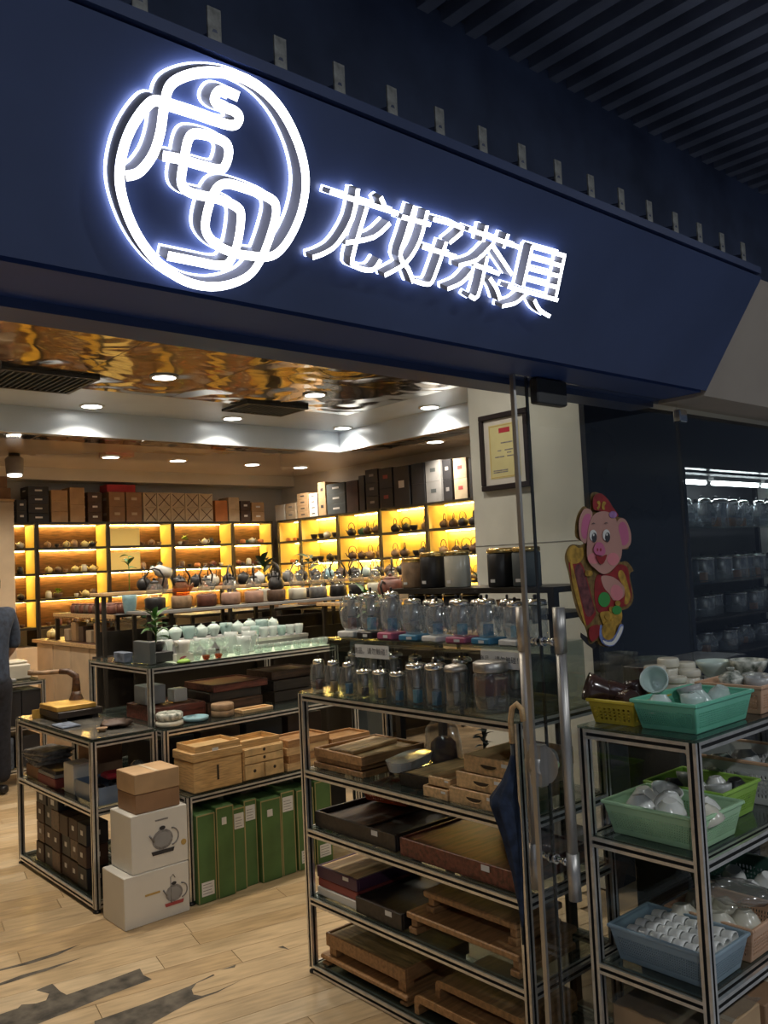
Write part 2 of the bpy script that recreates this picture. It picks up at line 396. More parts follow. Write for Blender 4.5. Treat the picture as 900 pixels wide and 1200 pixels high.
# rippled mirror sheets glued to the main ceiling, and strips standing in for a reflection on the dropped part
for i in range(4):
    for j in range(4):
        x0, y0 = 1.42+i*0.905, 1.95+j*1.055
        o = obj('mirror_sheet', MB().m('gold_mirror').box(-0.45, 0.45, -0.5255, 0.5255, -0.006, 0).mesh('mirror_sheet') if (i+j) == 0 else bpy.data.meshes['mirror_sheet'], ceil, (x0+0.4525, y0+0.5275, C1-0.001))
dc = bpy.data.objects['ceiling_dropped']
ms = MB().m('gold_mirror').box(-0.44, 0.44, -0.12, 0.12, -0.005, 0).mesh('reflection_strip')
for i in range(4): obj('reflection_strip', ms, dc, (2.1+i*0.9, 7.24, C2-0.001))
for i in range(2): obj('reflection_strip', ms, dc, (5.83, 6.5-i*0.92, C2-0.001), R(90))

def vent(name, label, x, y, sx, sy):
    t = thing(name, label, 'air vent', (x, y, C1-0.03), 0)
    f = MB().m('mesh_dark')
    f.box(-sx/2, sx/2, -sy/2, -sy/2+0.03, 0, 0.022).box(-sx/2, sx/2, sy/2-0.03, sy/2, 0, 0.022)
    f.box(-sx/2, -sx/2+0.03, -sy/2+0.03, sy/2-0.03, 0, 0.022).box(sx/2-0.03, sx/2, -sy/2+0.03, sy/2-0.03, 0, 0.022)
    obj('frame', f, t)
    obj('backing', MB().m('groove').box(-sx/2+0.03, sx/2-0.03, -sy/2+0.03, sy/2-0.03, 0.018, 0.022), t)
    sl = MB().m('carton_slate').box(-0.006, 0.006, -sy/2+0.03, sy/2-0.03, 0.0, 0.014).mesh('slat')
    n = int((sx-0.06)/0.042)
    for i in range(n): obj('slat', sl, t, (-sx/2+0.03+(i+.5)*(sx-0.06)/n, 0, 0.002))
vent('ceiling_vent', 'dark slatted air vent in the mirrored ceiling beside the left frame edge', 2.14, 6.02, 0.66, 0.58)
vent('ceiling_vent', 'dark slatted air vent in the ceiling between two rows of downlights', 4.15, 6.2, 0.62, 0.42)

@cached
def downlight_parts():
    ring = MB().m('plaster'); ring.lathe([(0.080, -0.001), (0.100, -0.001), (0.100, -0.008), (0.080, -0.010)], 24, close=False).mesh('trim_ring')
    return ring.mesh('trim_ring'), MB().m('lamp_disc').lathe([(0.081, -0.009), (0.081, -0.004)], 24).mesh('diffuser')
def downlight(x, y, z, label, group, power=None):
    t = thing('downlight', label, 'ceiling light', (x, y, z), 0, group)
    a, b = downlight_parts(); obj('trim_ring', a, t); obj('diffuser', b, t)
    ld = bpy.data.lights.new('lamp', 'AREA'); ld.shape = 'DISK'; ld.size = 0.12; ld.energy = power or DOWN_W; ld.color = (1.0, 0.88, 0.72); ld.spread = R(130)
    l = bpy.data.objects.new('lamp', ld); COL.objects.link(l); l.parent = t; l.location = (0, 0, -0.02)
row1 = [1.55, 2.85, 4.18, 5.48]
for yy, rn in ((5.52, 'nearer'), (6.79, 'farther')):
    downlight(1.55, yy, C1-0.008 if yy < 6.1 else C1, f'added round downlight of the main ceiling just outside the left edge, {rn} row', 'downlights of the main ceiling')  # added out of view to brighten the left side of the shop
    for i, x in enumerate(row1[1:]):
        z = C1-0.008 if yy < 6.1 and x < 5.0 else C1
        downlight(x, yy, z, f'round downlight of the main ceiling, {ORD[i]} from the left in the {rn} row', 'downlights of the main ceiling')
n_ = -1
for yy in (2.9, 4.2):
    for x in (1.55, 2.85, 4.18): n_ += 1; downlight(x, yy, C1-0.008, f'round downlight above the entrance aisle, hidden behind the sign, {ORD[n_]} from the glass front', 'downlights behind the sign', DOWN_W*(1.0 if yy > 4 else 0.5))
for i, (x, y) in enumerate(((3.62, 8.2), (4.37, 8.22), (5.32, 8.26), (6.02, 8.3))):
    downlight(x, y, C2, f'round downlight of the dropped ceiling, {ORD[i]} along the back shelves', 'downlights of the dropped ceiling', DOWN_W*0.9)
downlight(6.06, 6.05, C2, 'round downlight of the dropped ceiling, above the boxes on the right-hand shelves', 'downlights of the dropped ceiling', DOWN_W*0.9)
# spot lamp hanging from the dropped ceiling
t = thing('spot_lamp', 'grey cylinder spot lamp hanging from the dropped ceiling above the partition', 'ceiling light', (2.72, 8.3, C2), 0)
obj('mount', MB().m('mesh_dark').lathe([(0.05, -0.03), (0.05, -0.001)], 14), t)
obj('housing', MB().m('carton_grey').lathe([(0.05, -0.20), (0.075, -0.19), (0.085, -0.05), (0.06, -0.03)], 16), t)
obj('diffuser', MB().m('lamp_disc').lathe([(0.06, -0.215), (0.065, -0.202)], 16), t)

# corridor ceiling: dark deck with ribs running towards the shop front
cc = struct('ceiling_corridor', MB().m('corridor_dark').box(-4, 9, -3.5, 2.4, 3.22, 3.35))
rb = MB().m('slat').box(-0.022, 0.022, -3.4, 2.35, 0, 0.05).mesh('ceiling_rib')
for i in range(62): obj('ceiling_rib', rb, cc, (-0.6+i*0.1, 0, 3.17))

# ------------------------------------------------------------------ sign over the entrance
TILT = R(33); SYB, SZB = 1.45, 2.138; SH = 0.40
SX0, SX1 = -1.6, 2.78
def sgn(u, v, off=0.0):
    """point u along the board, v up its slope, off in front of it"""
    return Vector((u, SYB-v*math.sin(TILT)-off*math.cos(TILT), SZB+v*math.cos(TILT)-off*math.sin(TILT)))
t = thing('sign_board', 'tilted navy blue signboard over the shop entrance with steel tabs along its top', 'signboard', (0.6, SYB, SZB))
def rel(b): return b.xf(Matrix.Translation((-0.6, -SYB, -SZB)))
yt, zt = SYB-SH*math.sin(TILT), SZB+SH*math.cos(TILT)
b = MB().m('navy'); prof = [(SYB, SZB), (yt, zt), (yt+0.02, zt+0.012), (SYB+0.02, SZB+0.012)]
b.v = [(x, y, z) for x in (SX0, SX1) for y, z in prof]
for i in range(4): b.face((i, (i+1) % 4, 4+(i+1) % 4, 4+i))
b.face((3, 2, 1, 0)); b.face((4, 5, 6, 7)); obj('face_panel', rel(b), t)
obj('soffit', rel(MB().m('navy_soffit').box(SX0, SX1, SYB+0.02, 1.655, SZB-0.002, SZB+0.02)), t)
obj('bottom_trim', rel(MB().m('navy').box(SX0, SX1, 1.655, 1.75, SZB-0.022, SZB+0.0)), t)
b = MB().m('navy_dark'); b.v = [(x, y, z) for x in (SX1-0.02, SX1) for y, z in ((SYB+0.02, SZB+0.02), (yt+0.02, zt+0.0), (1.65, zt+0.0), (1.65, SZB+0.02))]
for i in range(4): b.face((i, (i+1) % 4, 4+(i+1) % 4, 4+i))
b.face((3, 2, 1, 0)); b.face((4, 5, 6, 7)); obj('end_cap', rel(b), t)
obj('top_rail', rel(MB().m('navy').box(SX0, SX1, yt+0.0, yt+0.028, zt+0.012, zt+0.034)), t)
obj('back_beam', rel(MB().m('navy_dark').box(SX0, SX1, yt+0.20, yt+0.26, zt+0.05, zt+0.17)), t)
bk = MB().m('bracket_steel').box(-0.0135, 0.0135, 0, 0.004, 0, 0.095).mesh('bracket')
rd = MB().m('navy_dark').tube([(0, 0, 0.05), (0.0, 0.2, 0.09)], 0.006, 6).mesh('tie_rod')
for i in range(-8, 15):
    x = 0.77+i*0.14
    o = obj('bracket', bk, t, (x-0.6, yt+0.03-SYB, zt+0.02-SZB)); obj('tie_rod', rd, o)

@cached
def _dummy(): return None
def smooth_path(pts, sub=5):
    out = []
    for i in range(len(pts)-1):
        p0, p1, p2, p3 = pts[max(i-1, 0)], pts[i], pts[i+1], pts[min(i+2, len(pts)-1)]
        for k in range(sub):
            t_ = k/sub; t2, t3 = t_*t_, t_*t_*t_
            out.append(tuple(0.5*((2*p1[d])+(-p0[d]+p2[d])*t_+(2*p0[d]-5*p1[d]+4*p2[d]-p3[d])*t2+(-p0[d]+3*p1[d]-3*p2[d]+p3[d])*t3) for d in (0, 1)))
    out.append(tuple(pts[-1])); return out
def ribbon(pts, wd):
    """left and right edge of a stroke of width wd along pts"""
    Lf, Rt = [], []
    for i, p in enumerate(pts):
        a = Vector(pts[max(i-1, 0)]); c = Vector(pts[min(i+1, len(pts)-1)]); d = (c-a).normalized(); nrm = Vector((-d.y, d.x))
        if 0 < i < len(pts)-1:
            d1 = (Vector(p)-a).normalized(); k = max(0.6, abs(d.dot(d1)))
        else: k = 1
        Lf.append(Vector(p)+nrm*wd/2/k); Rt.append(Vector(p)-nrm*wd/2/k)
    return Lf, Rt
def channel_letter(name, label, strokes, wd, depth, smooth):
    us = [p[0] for s_ in strokes for p in s_]; u0 = sum(us)/len(us); base = sgn(u0, 0.02, 0.0)
    t = thing(name, label, 'sign letter', base)
    face, ret, halo = MB().m('sign_face'), MB().m('sign_return'), MB().m('sign_halo')
    for k, s_ in enumerate(strokes):
        pts = smooth_path(s_) if smooth else smooth_path(s_, 3) if len(s_) > 2 else s_
        e = wd*0.06
        Lf, Rt = ribbon(pts, wd); Lh, Rh = ribbon(pts, wd+0.0035)
        def strip(b, A, B, o1, o0):
            n = len(b.v); N = len(A)
            for o_ in (o1, o0):
                for q in (A, B): b.v += [tuple(sgn(p.x, p.y, o_)-base) for p in q]
            return n, N
        d = depth+k*0.0002
        n, N = strip(face, Lf, Rt, d, d-0.003)
        for i in range(N-1):
            face.face((n+i, n+i+1, n+N+i+1, n+N+i))
        n, N = strip(ret, Lf, Rt, d-0.0005, 0.012)
        for i in range(N-1):
            ret.face((n+i, n+i+1, n+2*N+i+1, n+2*N+i)); ret.face((n+N+i+1, n+N+i, n+3*N+i, n+3*N+i+1))
        for i in (0, N-1): ret.face((n+i, n+N+i, n+3*N+i, n+2*N+i))
        n, N = strip(halo, Lh, Rh, 0.012, 0.004)
        for i in range(N-1):
            halo.face((n+i, n+i+1, n+N+i+1, n+N+i)); halo.face((n+i, n+i+1, n+2*N+i+1, n+2*N+i)); halo.face((n+N+i+1, n+N+i, n+3*N+i, n+3*N+i+1))
        for i in (0, N-1): halo.face((n+i, n+N+i, n+3*N+i, n+2*N+i))
    obj('letter_face', face, t); obj('letter_return', ret, t); obj('back_light', halo, t)
LOGO= [[(0.6185, 0.1799), (0.6397, 0.1922), (0.6563, 0.2249), (0.6606, 0.262), (0.6578, 0.3003), (0.66, 0.3355), (0.6869, 0.3604), (0.7277, 0.3782), (0.7777, 0.3864), (0.8299, 0.3787), (0.8796, 0.3543), (0.9269, 0.3116), (0.9587, 0.2615), (0.9687, 0.2081), (0.9625, 0.1591), (0.9461, 0.1218), (0.9231, 0.105), (0.8857, 0.0998), (0.8537, 0.098), (0.8152, 0.1039), (0.7874, 0.1207), (0.7781, 0.1455), (0.7806, 0.1901), (0.7947, 0.211), (0.8292, 0.2152), (0.8946, 0.2103), (0.9134, 0.1951), (0.917, 0.1586), (0.9118, 0.1051), (0.8962, 0.0658), (0.8602, 0.0397), (0.816, 0.0268), (0.7643, 0.029), (0.71, 0.0505), (0.6644, 0.0852), (0.63, 0.1283), (0.6094, 0.1723), (0.6055, 0.219), (0.6145, 0.2643), (0.6354, 0.3031), (0.6583, 0.3074)], [(0.6497, 0.3063), (0.6785, 0.3065), (0.7333, 0.3078), (0.7717, 0.3076), (0.7901, 0.3121), (0.7937, 0.3248), (0.7816, 0.3322), (0.7524, 0.3327), (0.741, 0.3392), (0.7445, 0.3522), (0.7573, 0.3574), (0.7829, 0.3561)], [(0.6735, 0.2275), (0.7025, 0.2305), (0.74, 0.2309), (0.7785, 0.2326), (0.7901, 0.2442), (0.7888, 0.2693), (0.7722, 0.2805), (0.7271, 0.2789), (0.7117, 0.2664), (0.7125, 0.2278), (0.7162, 0.1954), (0.7313, 0.1831), (0.7581, 0.1824), (0.7923, 0.1842), (0.8321, 0.1795), (0.8459, 0.1633), (0.8523, 0.1117), (0.8439, 0.0772), (0.82, 0.0687), (0.7893, 0.0677), (0.7228, 0.0666)]]
CHARS= {'long': [[(1.0264, 0.2526), (1.2085, 0.2522)], [(1.0891, 0.2743), (1.0973, 0.2169), (1.0804, 0.1621), (1.0573, 0.138), (1.0312, 0.123)], [(1.1239, 0.2452), (1.1267, 0.1424), (1.1442, 0.1259), (1.1868, 0.1274), (1.2001, 0.1525)], [(1.1938, 0.2292), (1.1639, 0.193), (1.0987, 0.1673)], [(1.1496, 0.2723), (1.167, 0.2573)]], 'hao': [[(1.244, 0.277), (1.2463, 0.2176), (1.2489, 0.1706), (1.2816, 0.1493), (1.3105, 0.1229)], [(1.2814, 0.2758), (1.2882, 0.2131), (1.2715, 0.1613), (1.2242, 0.1229)], [(1.2192, 0.2481), (1.3028, 0.2504)], [(1.3044, 0.263), (1.3974, 0.2633), (1.3731, 0.2256)], [(1.3632, 0.2256), (1.3633, 0.1436), (1.3514, 0.1269), (1.3126, 0.1269)], [(1.3, 0.2018), (1.4055, 0.201)]], 'cha': [[(1.4167, 0.2655), (1.6012, 0.2613)], [(1.4658, 0.285), (1.4724, 0.249)], [(1.5414, 0.2822), (1.5432, 0.2492)], [(1.5039, 0.2505), (1.4732, 0.2074), (1.4241, 0.1844)], [(1.5087, 0.2457), (1.5521, 0.2233), (1.6037, 0.1966)], [(1.4688, 0.1954), (1.5612, 0.1908)], [(1.501, 0.2219), (1.5171, 0.1282), (1.4891, 0.1256)], [(1.471, 0.181), (1.4505, 0.1488), (1.4145, 0.1273)], [(1.5336, 0.1757), (1.5695, 0.1553), (1.5948, 0.1323)]], 'ju': [[(1.6359, 0.274), (1.6577, 0.1768)], [(1.6336, 0.2719), (1.7646, 0.2756)], [(1.7603, 0.2763), (1.7902, 0.1728)], [(1.6447, 0.2473), (1.7667, 0.2503)], [(1.6517, 0.2215), (1.7727, 0.2248)], [(1.6558, 0.1963), (1.7798, 0.1974)], [(1.6038, 0.1678), (1.8015, 0.1672)], [(1.6735, 0.158), (1.6513, 0.1341), (1.6103, 0.1191)], [(1.7134, 0.1528), (1.7484, 0.1323), (1.7957, 0.1224)]]}

channel_letter('sign_emblem', 'large glowing round emblem of interlaced strokes on the navy sign', LOGO, 0.0165, 0.05, True)
for k, lab in (('long', 'glowing white sign character beside the round emblem, first of the four'), ('hao', 'glowing white sign character, second of the four after the round emblem'),
               ('cha', 'glowing white sign character, third of the four after the round emblem'), ('ju', 'glowing white sign character at the far end of the four, with box-like bars')):
    channel_letter('sign_character', lab, CHARS[k], 0.0098, 0.04, False)

# neighbour's beige front, tilted alike, beyond the end of the sign
b = MB().m('beige_wall'); prof = [(SYB+0.012, SZB-0.014), (yt+0.012, zt), (yt+0.2, zt), (1.64, SZB-0.014)]
b.v = [(x, y, z) for x in (SX1+0.004, 7.5) for y, z in prof]
for i in range(4): b.face((i, (i+1) % 4, 4+(i+1) % 4, 4+i))
b.face((3, 2, 1, 0)); b.face((4, 5, 6, 7)); struct('wall_neighbour', b)

# ------------------------------------------------------------------ glass front
def pane_obj(name, label, cat, x0, x1, z0, z1, y=GY):
    t = thing(name, label, cat, (x0, y, z0)); return t
door = thing('glass_door', 'frameless glass door leaf with long steel pull handles and a cartoon pig on it', 'glass door', (1.945, GY, 0.01))
obj('glass_pane', MB().m('pane').box(0, 0.90, -0.005, 0.005, 0.0, 2.122), door)
obj('edge_strip', MB().m('brushed_steel').box(-0.010, 0.0, -0.007, 0.007, 0.0, 2.122), door)
obj('seal_strip', MB().m('groove').box(0.064, 0.072, 0.0055, 0.012, 0.0, 2.122), door)
obj('top_patch', MB().m('mesh_dark').box(0.09, 0.235, -0.016, 0.016, 2.045, 2.123, 0.004), door)
obj('bottom_patch', MB().m('brushed_steel').box(0.74, 0.90, -0.018, 0.018, 0.0, 0.06, 0.004), door)
for yy in (-0.07, 0.066):
    h = obj('pull_handle', MB().m('brushed_steel').tube([(0.057, yy, 0.62), (0.057, yy, 0.75)], 0.0185, 14).tube([(0.057, yy, 1.31), (0.057, yy, 1.44)], 0.0185, 14).tube([(0.057, yy, 0.75), (0.057, yy, 1.31)], 0.0155, 14), door)
    for z in (0.72, 1.34):
        s_ = 1 if yy > 0 else -1
        obj('standoff', MB().m('chrome').tube([(0.057, s_*0.005, z), (0.057, yy, z)], 0.008, 10).tube([(0.057, s_*0.005, z), (0.057, s_*0.014, z)], 0.014, 12).tube([(0.057, yy*0.55, z), (0.057, yy*0.72, z)], 0.012, 12), h)
lk = obj('lock_body', MB().m('brushed_steel').prism([(0.0, -0.02), (0.03, -0.02), (0.03, 0.02), (0.0, 0.02)], 0.935, 1.05).tube([(0.03, 0, 0.9925), (0.031, 0.0, 0.9925)], 0.0575, 20), door)
lk2 = MB().m('brushed_steel'); lk2.tube([(0.040, -0.019, 0.9925), (0.040, 0.019, 0.9925)], 0.045, 24); obj('lock_plate', lk2, door)
obj('lock_cylinder', MB().m('chrome').tube([(0.052, -0.019, 0.99), (0.052, -0.036, 0.99)], [0.015, 0.012], 16), door)
wp = thing('fixed_window', 'fixed frameless glass panel of the shop front behind the outdoor basket rack', 'window', (2.85, GY, 0.01))
obj('glass_pane', MB().m('pane').box(0.004, 2.6, -0.005, 0.005, 0.0, 2.122), wp)
obj('corner_clamp', MB().m('chrome').box(0.0, 0.05, -0.014, 0.014, 2.05, 2.095, 0.003), wp)

# white pillar with its dark tiled front, dark header over the display case
pl = struct('wall_pillar', MB().m('pillar_white').box(3.5, 4.42, 2.49, 3.22, 0, 3.0))
obj('dark_cladding', MB().m('dark_tile').box(3.5, 4.42, 2.46, 2.489, 0, 3.0), pl)
obj('joint_line', MB().m('clay_grey').box(3.4985, 3.4995, 2.49, 3.22, 1.664, 1.668), pl)
struct('wall_header', MB().m('dark_tile').box(4.42, 6.6, 2.50, 2.56, 2.06, 3.0))
struct('wall_case_back', MB().m('carton_black').box(4.42, 6.6, 3.1, 3.16, 0, 3.0))

# ------------------------------------------------------------------ kit of parts
@cached
def bar(axis, L, s=0.028):
    """grooved aluminium profile, length L along the axis, centred on its own line"""
    h, g, d = s/2, s*0.17, s*0.22
    side = [(-h, -h), (-g, -h), (-g, -h+d), (g, -h+d), (g, -h)]
    pts = []; fm = []
    for k in range(4):
        c, n = ((1, 0), (0, 1), (-1, 0), (0, -1))[k]
        for i, (x, y) in enumerate(side):
            pts.append((x*c-y*n, x*n+y*c)); fm.append('groove' if i in (1, 2, 3) else 'aluminium')
    b = MB(); N = len(pts)
    b.v = [(x, y, 0) for x, y in pts]+[(x, y, L) for x, y in pts]
    for i in range(N):
        j = (i+1) % N; b.m(fm[i]).face((i, j, N+j, N+i))
    b.m('aluminium').face(range(N-1, -1, -1)); b.face(range(N, 2*N))
    if axis == 'x': b.xf(Matrix.Rotation(R(90), 4, 'Y'))
    if axis == 'y': b.xf(Matrix.Rotation(R(-90), 4, 'X'))
    return b.mesh('rail')
def rack(name, label, x0, x1, y0, y1, h, levels, z0=0.0, shelf='shelf_glass', feet=True, mid=None):
    t = thing(name, label, 'rack', (x0, y0, z0)); W, D = round(x1-x0, 3), round(y1-y0, 3); s = 0.028
    f0 = 0.02 if feet else 0.0
    for px in (s/2, W-s/2):
        for py in (s/2, D-s/2):
            p = obj('post', bar('z', round(h-0.008-f0, 3)), t, (px, py, f0))
            if feet: obj('foot', MB().m('black_plastic').lathe([(0.018, 0), (0.018, 0.008), (0.008, 0.012), (0.008, 0.02)], 12).mesh('foot'), p, (0, 0, -f0))
    for z in list(levels)+[h-0.008]:
        for py in (s/2, D-s/2): obj('rail', bar('x', round(W-2*s, 3)), t, (s, py, z-s/2))
        for px in (s/2, W-s/2): obj('rail', bar('y', round(D-2*s, 3)), t, (px, s, z-s/2))
        top = z == h-0.008
        a = 0.0 if top else s
        obj('shelf_panel', MB().m(shelf).box(a, W-a, a, D-a, z+0.0005, z+0.008), t) if top else obj('shelf_panel', MB().m(shelf).box(0.006, W-0.006, s+0.001, D-s-0.001, z+0.0005, z+0.006), t)
    return t

@cached
def carton(w, d, h, body, lid=None, lab=None, side=-1, labw=0.3, labh=0.15, labz=0.6):
    """box with its origin at the near bottom corner; a folded lid with its own seam, a stuck-on label"""
    lh = h*0.72 if lid else h
    parts = [('body', MB().m(body).box(0, w, 0, d, 0, lh-(0.002 if lid else 0), 0.003).mesh('body'), [])]
    if lid: parts.append(('lid', MB().m(lid).box(-0.002, w+0.002, -0.002, d+0.002, lh, h, 0.003).mesh('lid'), []))
    else: parts.append(('tape', MB().m('kraft_pale' if body.startswith('kraft') else body).box(w*0.46, w*0.54, 0.004, d-0.004, h, h+0.0012).mesh('tape'), []))
    if lab:
        e = 0.0035 if lid else 0.0015
        g = 0.0003+(0.002 if lid else 0)
        parts.append(('sticker', MB().m(lab).box(w*(0.5-labw/2), w*(0.5+labw/2), -e, -g, h*(labz-labh/2), h*(labz+labh/2)).mesh('sticker'), []))
        parts.append(('sticker', MB().m(lab).box(-e, -g, d*(0.5-labw/2), d*(0.5+labw/2), h*(labz-labh/2), h*(labz+labh/2)).mesh('sticker'), []))
    return parts
def put_carton(label, x, y, z, w, d, h, body, lid=None, lab=None, rz=0, group=None, name='carton', **k):
    return place(carton(round(w, 3), round(d, 3), round(h, 3), body, lid, lab, **k), name, label, 'box', (x, y, z), rz, group)

def cup_prof(r, h, foot=0.6, flare=1.0, t=0.004):
    o = [(r*foot*0.9, 0), (r*foot, 0.002), (r*foot, h*0.06), (r*(foot+(flare-foot)*0.55), h*0.35), (r*(foot+(flare-foot)*0.85), h*0.7), (r*flare, h)]
    i = [(max(0.001, a-t), z+(t if k < 2 else 0)) for k, (a, z) in reversed(list(enumerate(o)))][:-2]
    return o+i+[(0.001, h*0.12)]
@cached
def cup(r, h, m, foot=0.6, flare=1.0, seg=16): return MB().m(m).lathe(cup_prof(r, h, foot, flare), seg, close=False).lathe([(0.001, 0.0005), (r*foot*0.9, 0.0)], seg, close=False).mesh('cup')
@cached
def cup_lid(r, h, m, seg=16):
    """lidded bowl: bowl, lid, knob"""
    b = MB().m(m).lathe(cup_prof(r, h, 0.5, 1.0), seg, close=False).mesh('bowl')
    l = MB().m(m).lathe([(r*0.93, h*0.98), (r*0.9, h*1.05), (r*0.5, h*1.25), (r*0.3, h*1.30)], seg).mesh('lid')
    k = MB().m(m).lathe([(r*0.22, h*1.30), (r*0.32, h*1.45), (r*0.30, h*1.48)], seg).mesh('knob')
    return [('bowl', b, []), ('lid', l, [('knob', k)])]
@cached
def pitcher(r, h, m, seg=16, handle=True):
    b = MB().m(m).lathe(cup_prof(r, h, 0.7, 1.0), seg, close=False)
    b.tube([(r*0.92, 0, h*0.72), (r*1.15, 0, h*0.92), (r*1.32, 0, h*1.02)], [r*0.3, r*0.2, r*0.07], 8)
    parts = [('body', b.mesh('body'), [])]
    if handle: parts.append(('handle', MB().m(m).tube([(-r*0.8, 0, h*0.85), (-r*1.3, 0, h*0.82), (-r*1.45, 0, h*0.55), (-r*1.2, 0, h*0.25), (-r*0.72, 0, h*0.22)], r*0.09, 7).mesh('handle'), []))
    return parts
def pot_shapes(r, h, m, mlid, mh, style, seg):
    B = MB().m(m).lathe([(r*0.55, 0), (r*0.62, h*0.02), (r*0.9, h*0.2), (r, h*0.42), (r*0.93, h*0.65), (r*0.72, h*0.80), (r*0.5, h*0.84), (r*0.46, h*0.85)], seg)
    S = MB().m(m).tube([(r*0.8, 0, h*0.30), (r*1.2, 0, h*0.42), (r*1.4, 0, h*0.66), (r*1.62, 0, h*0.82)], [r*0.22, r*0.16, r*0.11, r*0.09], 7)
    Lp = MB().m(mlid).lathe([(r*0.53, h*0.845), (r*0.52, h*0.88), (r*0.25, h*0.95), (r*0.1, h*0.96)], seg)
    K = MB().m(mlid).ball((0, 0, h*1.0), r*0.15, 8)
    if style == 'side': H = MB().m(mh).tube([(-r*0.82, 0, h*0.66), (-r*1.3, 0, h*0.78), (-r*1.55, 0, h*0.55), (-r*1.35, 0, h*0.28), (-r*0.9, 0, h*0.22)], r*0.09, 7)
    elif style == 'over': H = MB().m(mh).tube([(-r*0.78, 0, h*0.74), (-r*0.92, 0, h*1.15), (-r*0.6, 0, h*1.55), (0, 0, h*1.70), (r*0.6, 0, h*1.55), (r*0.92, 0, h*1.15), (r*0.78, 0, h*0.74)], r*0.07, 7)
    elif style == 'stick': H = MB().m(mh).tube([(0, -r*0.85, h*0.5), (0, -r*1.5, h*0.62), (0, -r*1.95, h*0.68)], [r*0.16, r*0.14, r*0.18], 8)
    else: H = None
    return B, S, Lp, K, H
@cached
def teapot(r, h, m, mlid, mh, style='side', seg=16):
    B, S, Lp, K, H = pot_shapes(r, h, m, mlid, mh, style, seg)
    parts = [('body', B.mesh('body'), []), ('spout', S.mesh('spout'), []), ('lid', Lp.mesh('lid'), [('knob', K.mesh('knob'))])]
    if H: parts.append(('handle', H.mesh('handle'), []))
    return parts
def join(*bs):
    o = MB()
    for b in bs:
        if b is None: continue
        n = len(o.v); o.v += b.v
        for f, k, s_ in zip(b.f, b.mi, b.sm): o.m(b.ms[k]); o.face([n+i for i in f], s_)
    return o
@cached
def teapot_small(r, h, m, mlid, mh, style='side', seg=10): return join(*pot_shapes(r, h, m, mlid, mh, style, seg)).mesh('teapot')
@cached
def jar_small(r, h, m, mlid): return MB().m(m).lathe([(r*0.8, 0), (r, h*0.1), (r, h*0.75), (r*0.7, h*0.85)], 10).m(mlid).lathe([(r*0.75, h*0.85), (r*0.75, h*0.95), (r*0.3, h)], 10).mesh('jar')
@cached
def cup_small(r, h, m): return MB().m(m).lathe(cup_prof(r, h, 0.55, 1.0), 10, close=False).mesh('cup')
@cached
def glass_pot(r, h, mg='pot_glass', base=None, lid='chrome', tall=False, inner=None, side=1):
    """glass tea maker: bulb or straight glass, steel collar and lid with knob, handle, coloured card in its foot"""
    b0 = h*0.14 if base else 0.0
    hh = h-b0
    if tall: pr = [(r*0.86, b0), (r*0.9, b0+hh*0.02), (r*0.9, b0+hh*0.78)]
    else: pr = [(r*0.6, b0), (r*0.85, b0+hh*0.08), (r, b0+hh*0.30), (r*0.95, b0+hh*0.5), (r*0.7, b0+hh*0.72), (r*0.62, b0+hh*0.78)]
    tr = pr[-1][0]
    parts = [('glass_body', MB().m(mg).lathe([(0.001, b0+0.001)]+pr, 18, close=False).mesh('glass_body'), [])]
    parts.append(('lid', MB().m(lid).lathe([(tr*1.04, b0+hh*0.76), (tr*1.06, b0+hh*0.82), (tr*0.9, b0+hh*0.88), (tr*0.3, b0+hh*0.91)], 18).mesh('lid'), [('knob', MB().m('black_plastic' if lid == 'chrome' else lid).lathe([(tr*0.16, b0+hh*0.91), (tr*0.2, b0+hh*0.97), (tr*0.12, h)], 10).mesh('knob'))]))
    if not tall: parts.append(('spout', MB().m(mg).tube([(0, -r*0.8, b0+hh*0.42), (0, -r*1.15, b0+hh*0.58), (0, -r*1.32, b0+hh*0.72)], [r*0.2, r*0.13, r*0.1], 8).mesh('spout'), []))
    parts.append(('handle', MB().m(mg).tube([(0, r*0.72, b0+hh*0.70), (0, r*1.3, b0+hh*0.72), (0, r*1.42, b0+hh*0.48), (0, r*1.25, b0+hh*0.2), (0, r*0.85, b0+hh*0.16)], r*0.1, 7).mesh('handle'), []))
    if base: parts.append(('base', MB().m(base).box(-r*0.98, r*0.98, -r*0.98, r*0.98, 0, b0-0.001, 0.004).mesh('base'), [('price_tag', MB().m('label_white').box(-r*0.99-0.001, -r*0.985, -r*0.45, r*0.1, b0*0.25, b0*0.65).mesh('price_tag'))]))
    parts.append(('infuser', MB().m('brushed_steel').lathe([(r*0.30, b0+hh*0.36), (r*0.34, b0+hh*0.38), (r*0.36, b0+hh*0.75)], 12).mesh('infuser'), []))
    if inner: parts.append(('card', MB().m(inner).box(-r*0.3, r*0.3, -r*0.26, r*0.26, b0+0.004, b0+hh*0.30).mesh('card'), []))
    return parts
@cached
def canister(r, h, m): return [('body', MB().m(m).lathe([(r*0.95, 0), (r, 0.004), (r, h*0.84), (r*0.92, h*0.87)], 20).mesh('body'), [('sticker', MB().m('label_white').box(-r-0.001, -r*0.985, -r*0.2, r*0.2, h*0.12, h*0.2).mesh('sticker'))]), ('lid', MB().m('brass').lathe([(r*0.98, h*0.872), (r*1.0, h*0.88), (r*1.0, h*0.97), (r*0.9, h)], 20).mesh('lid'), [])]
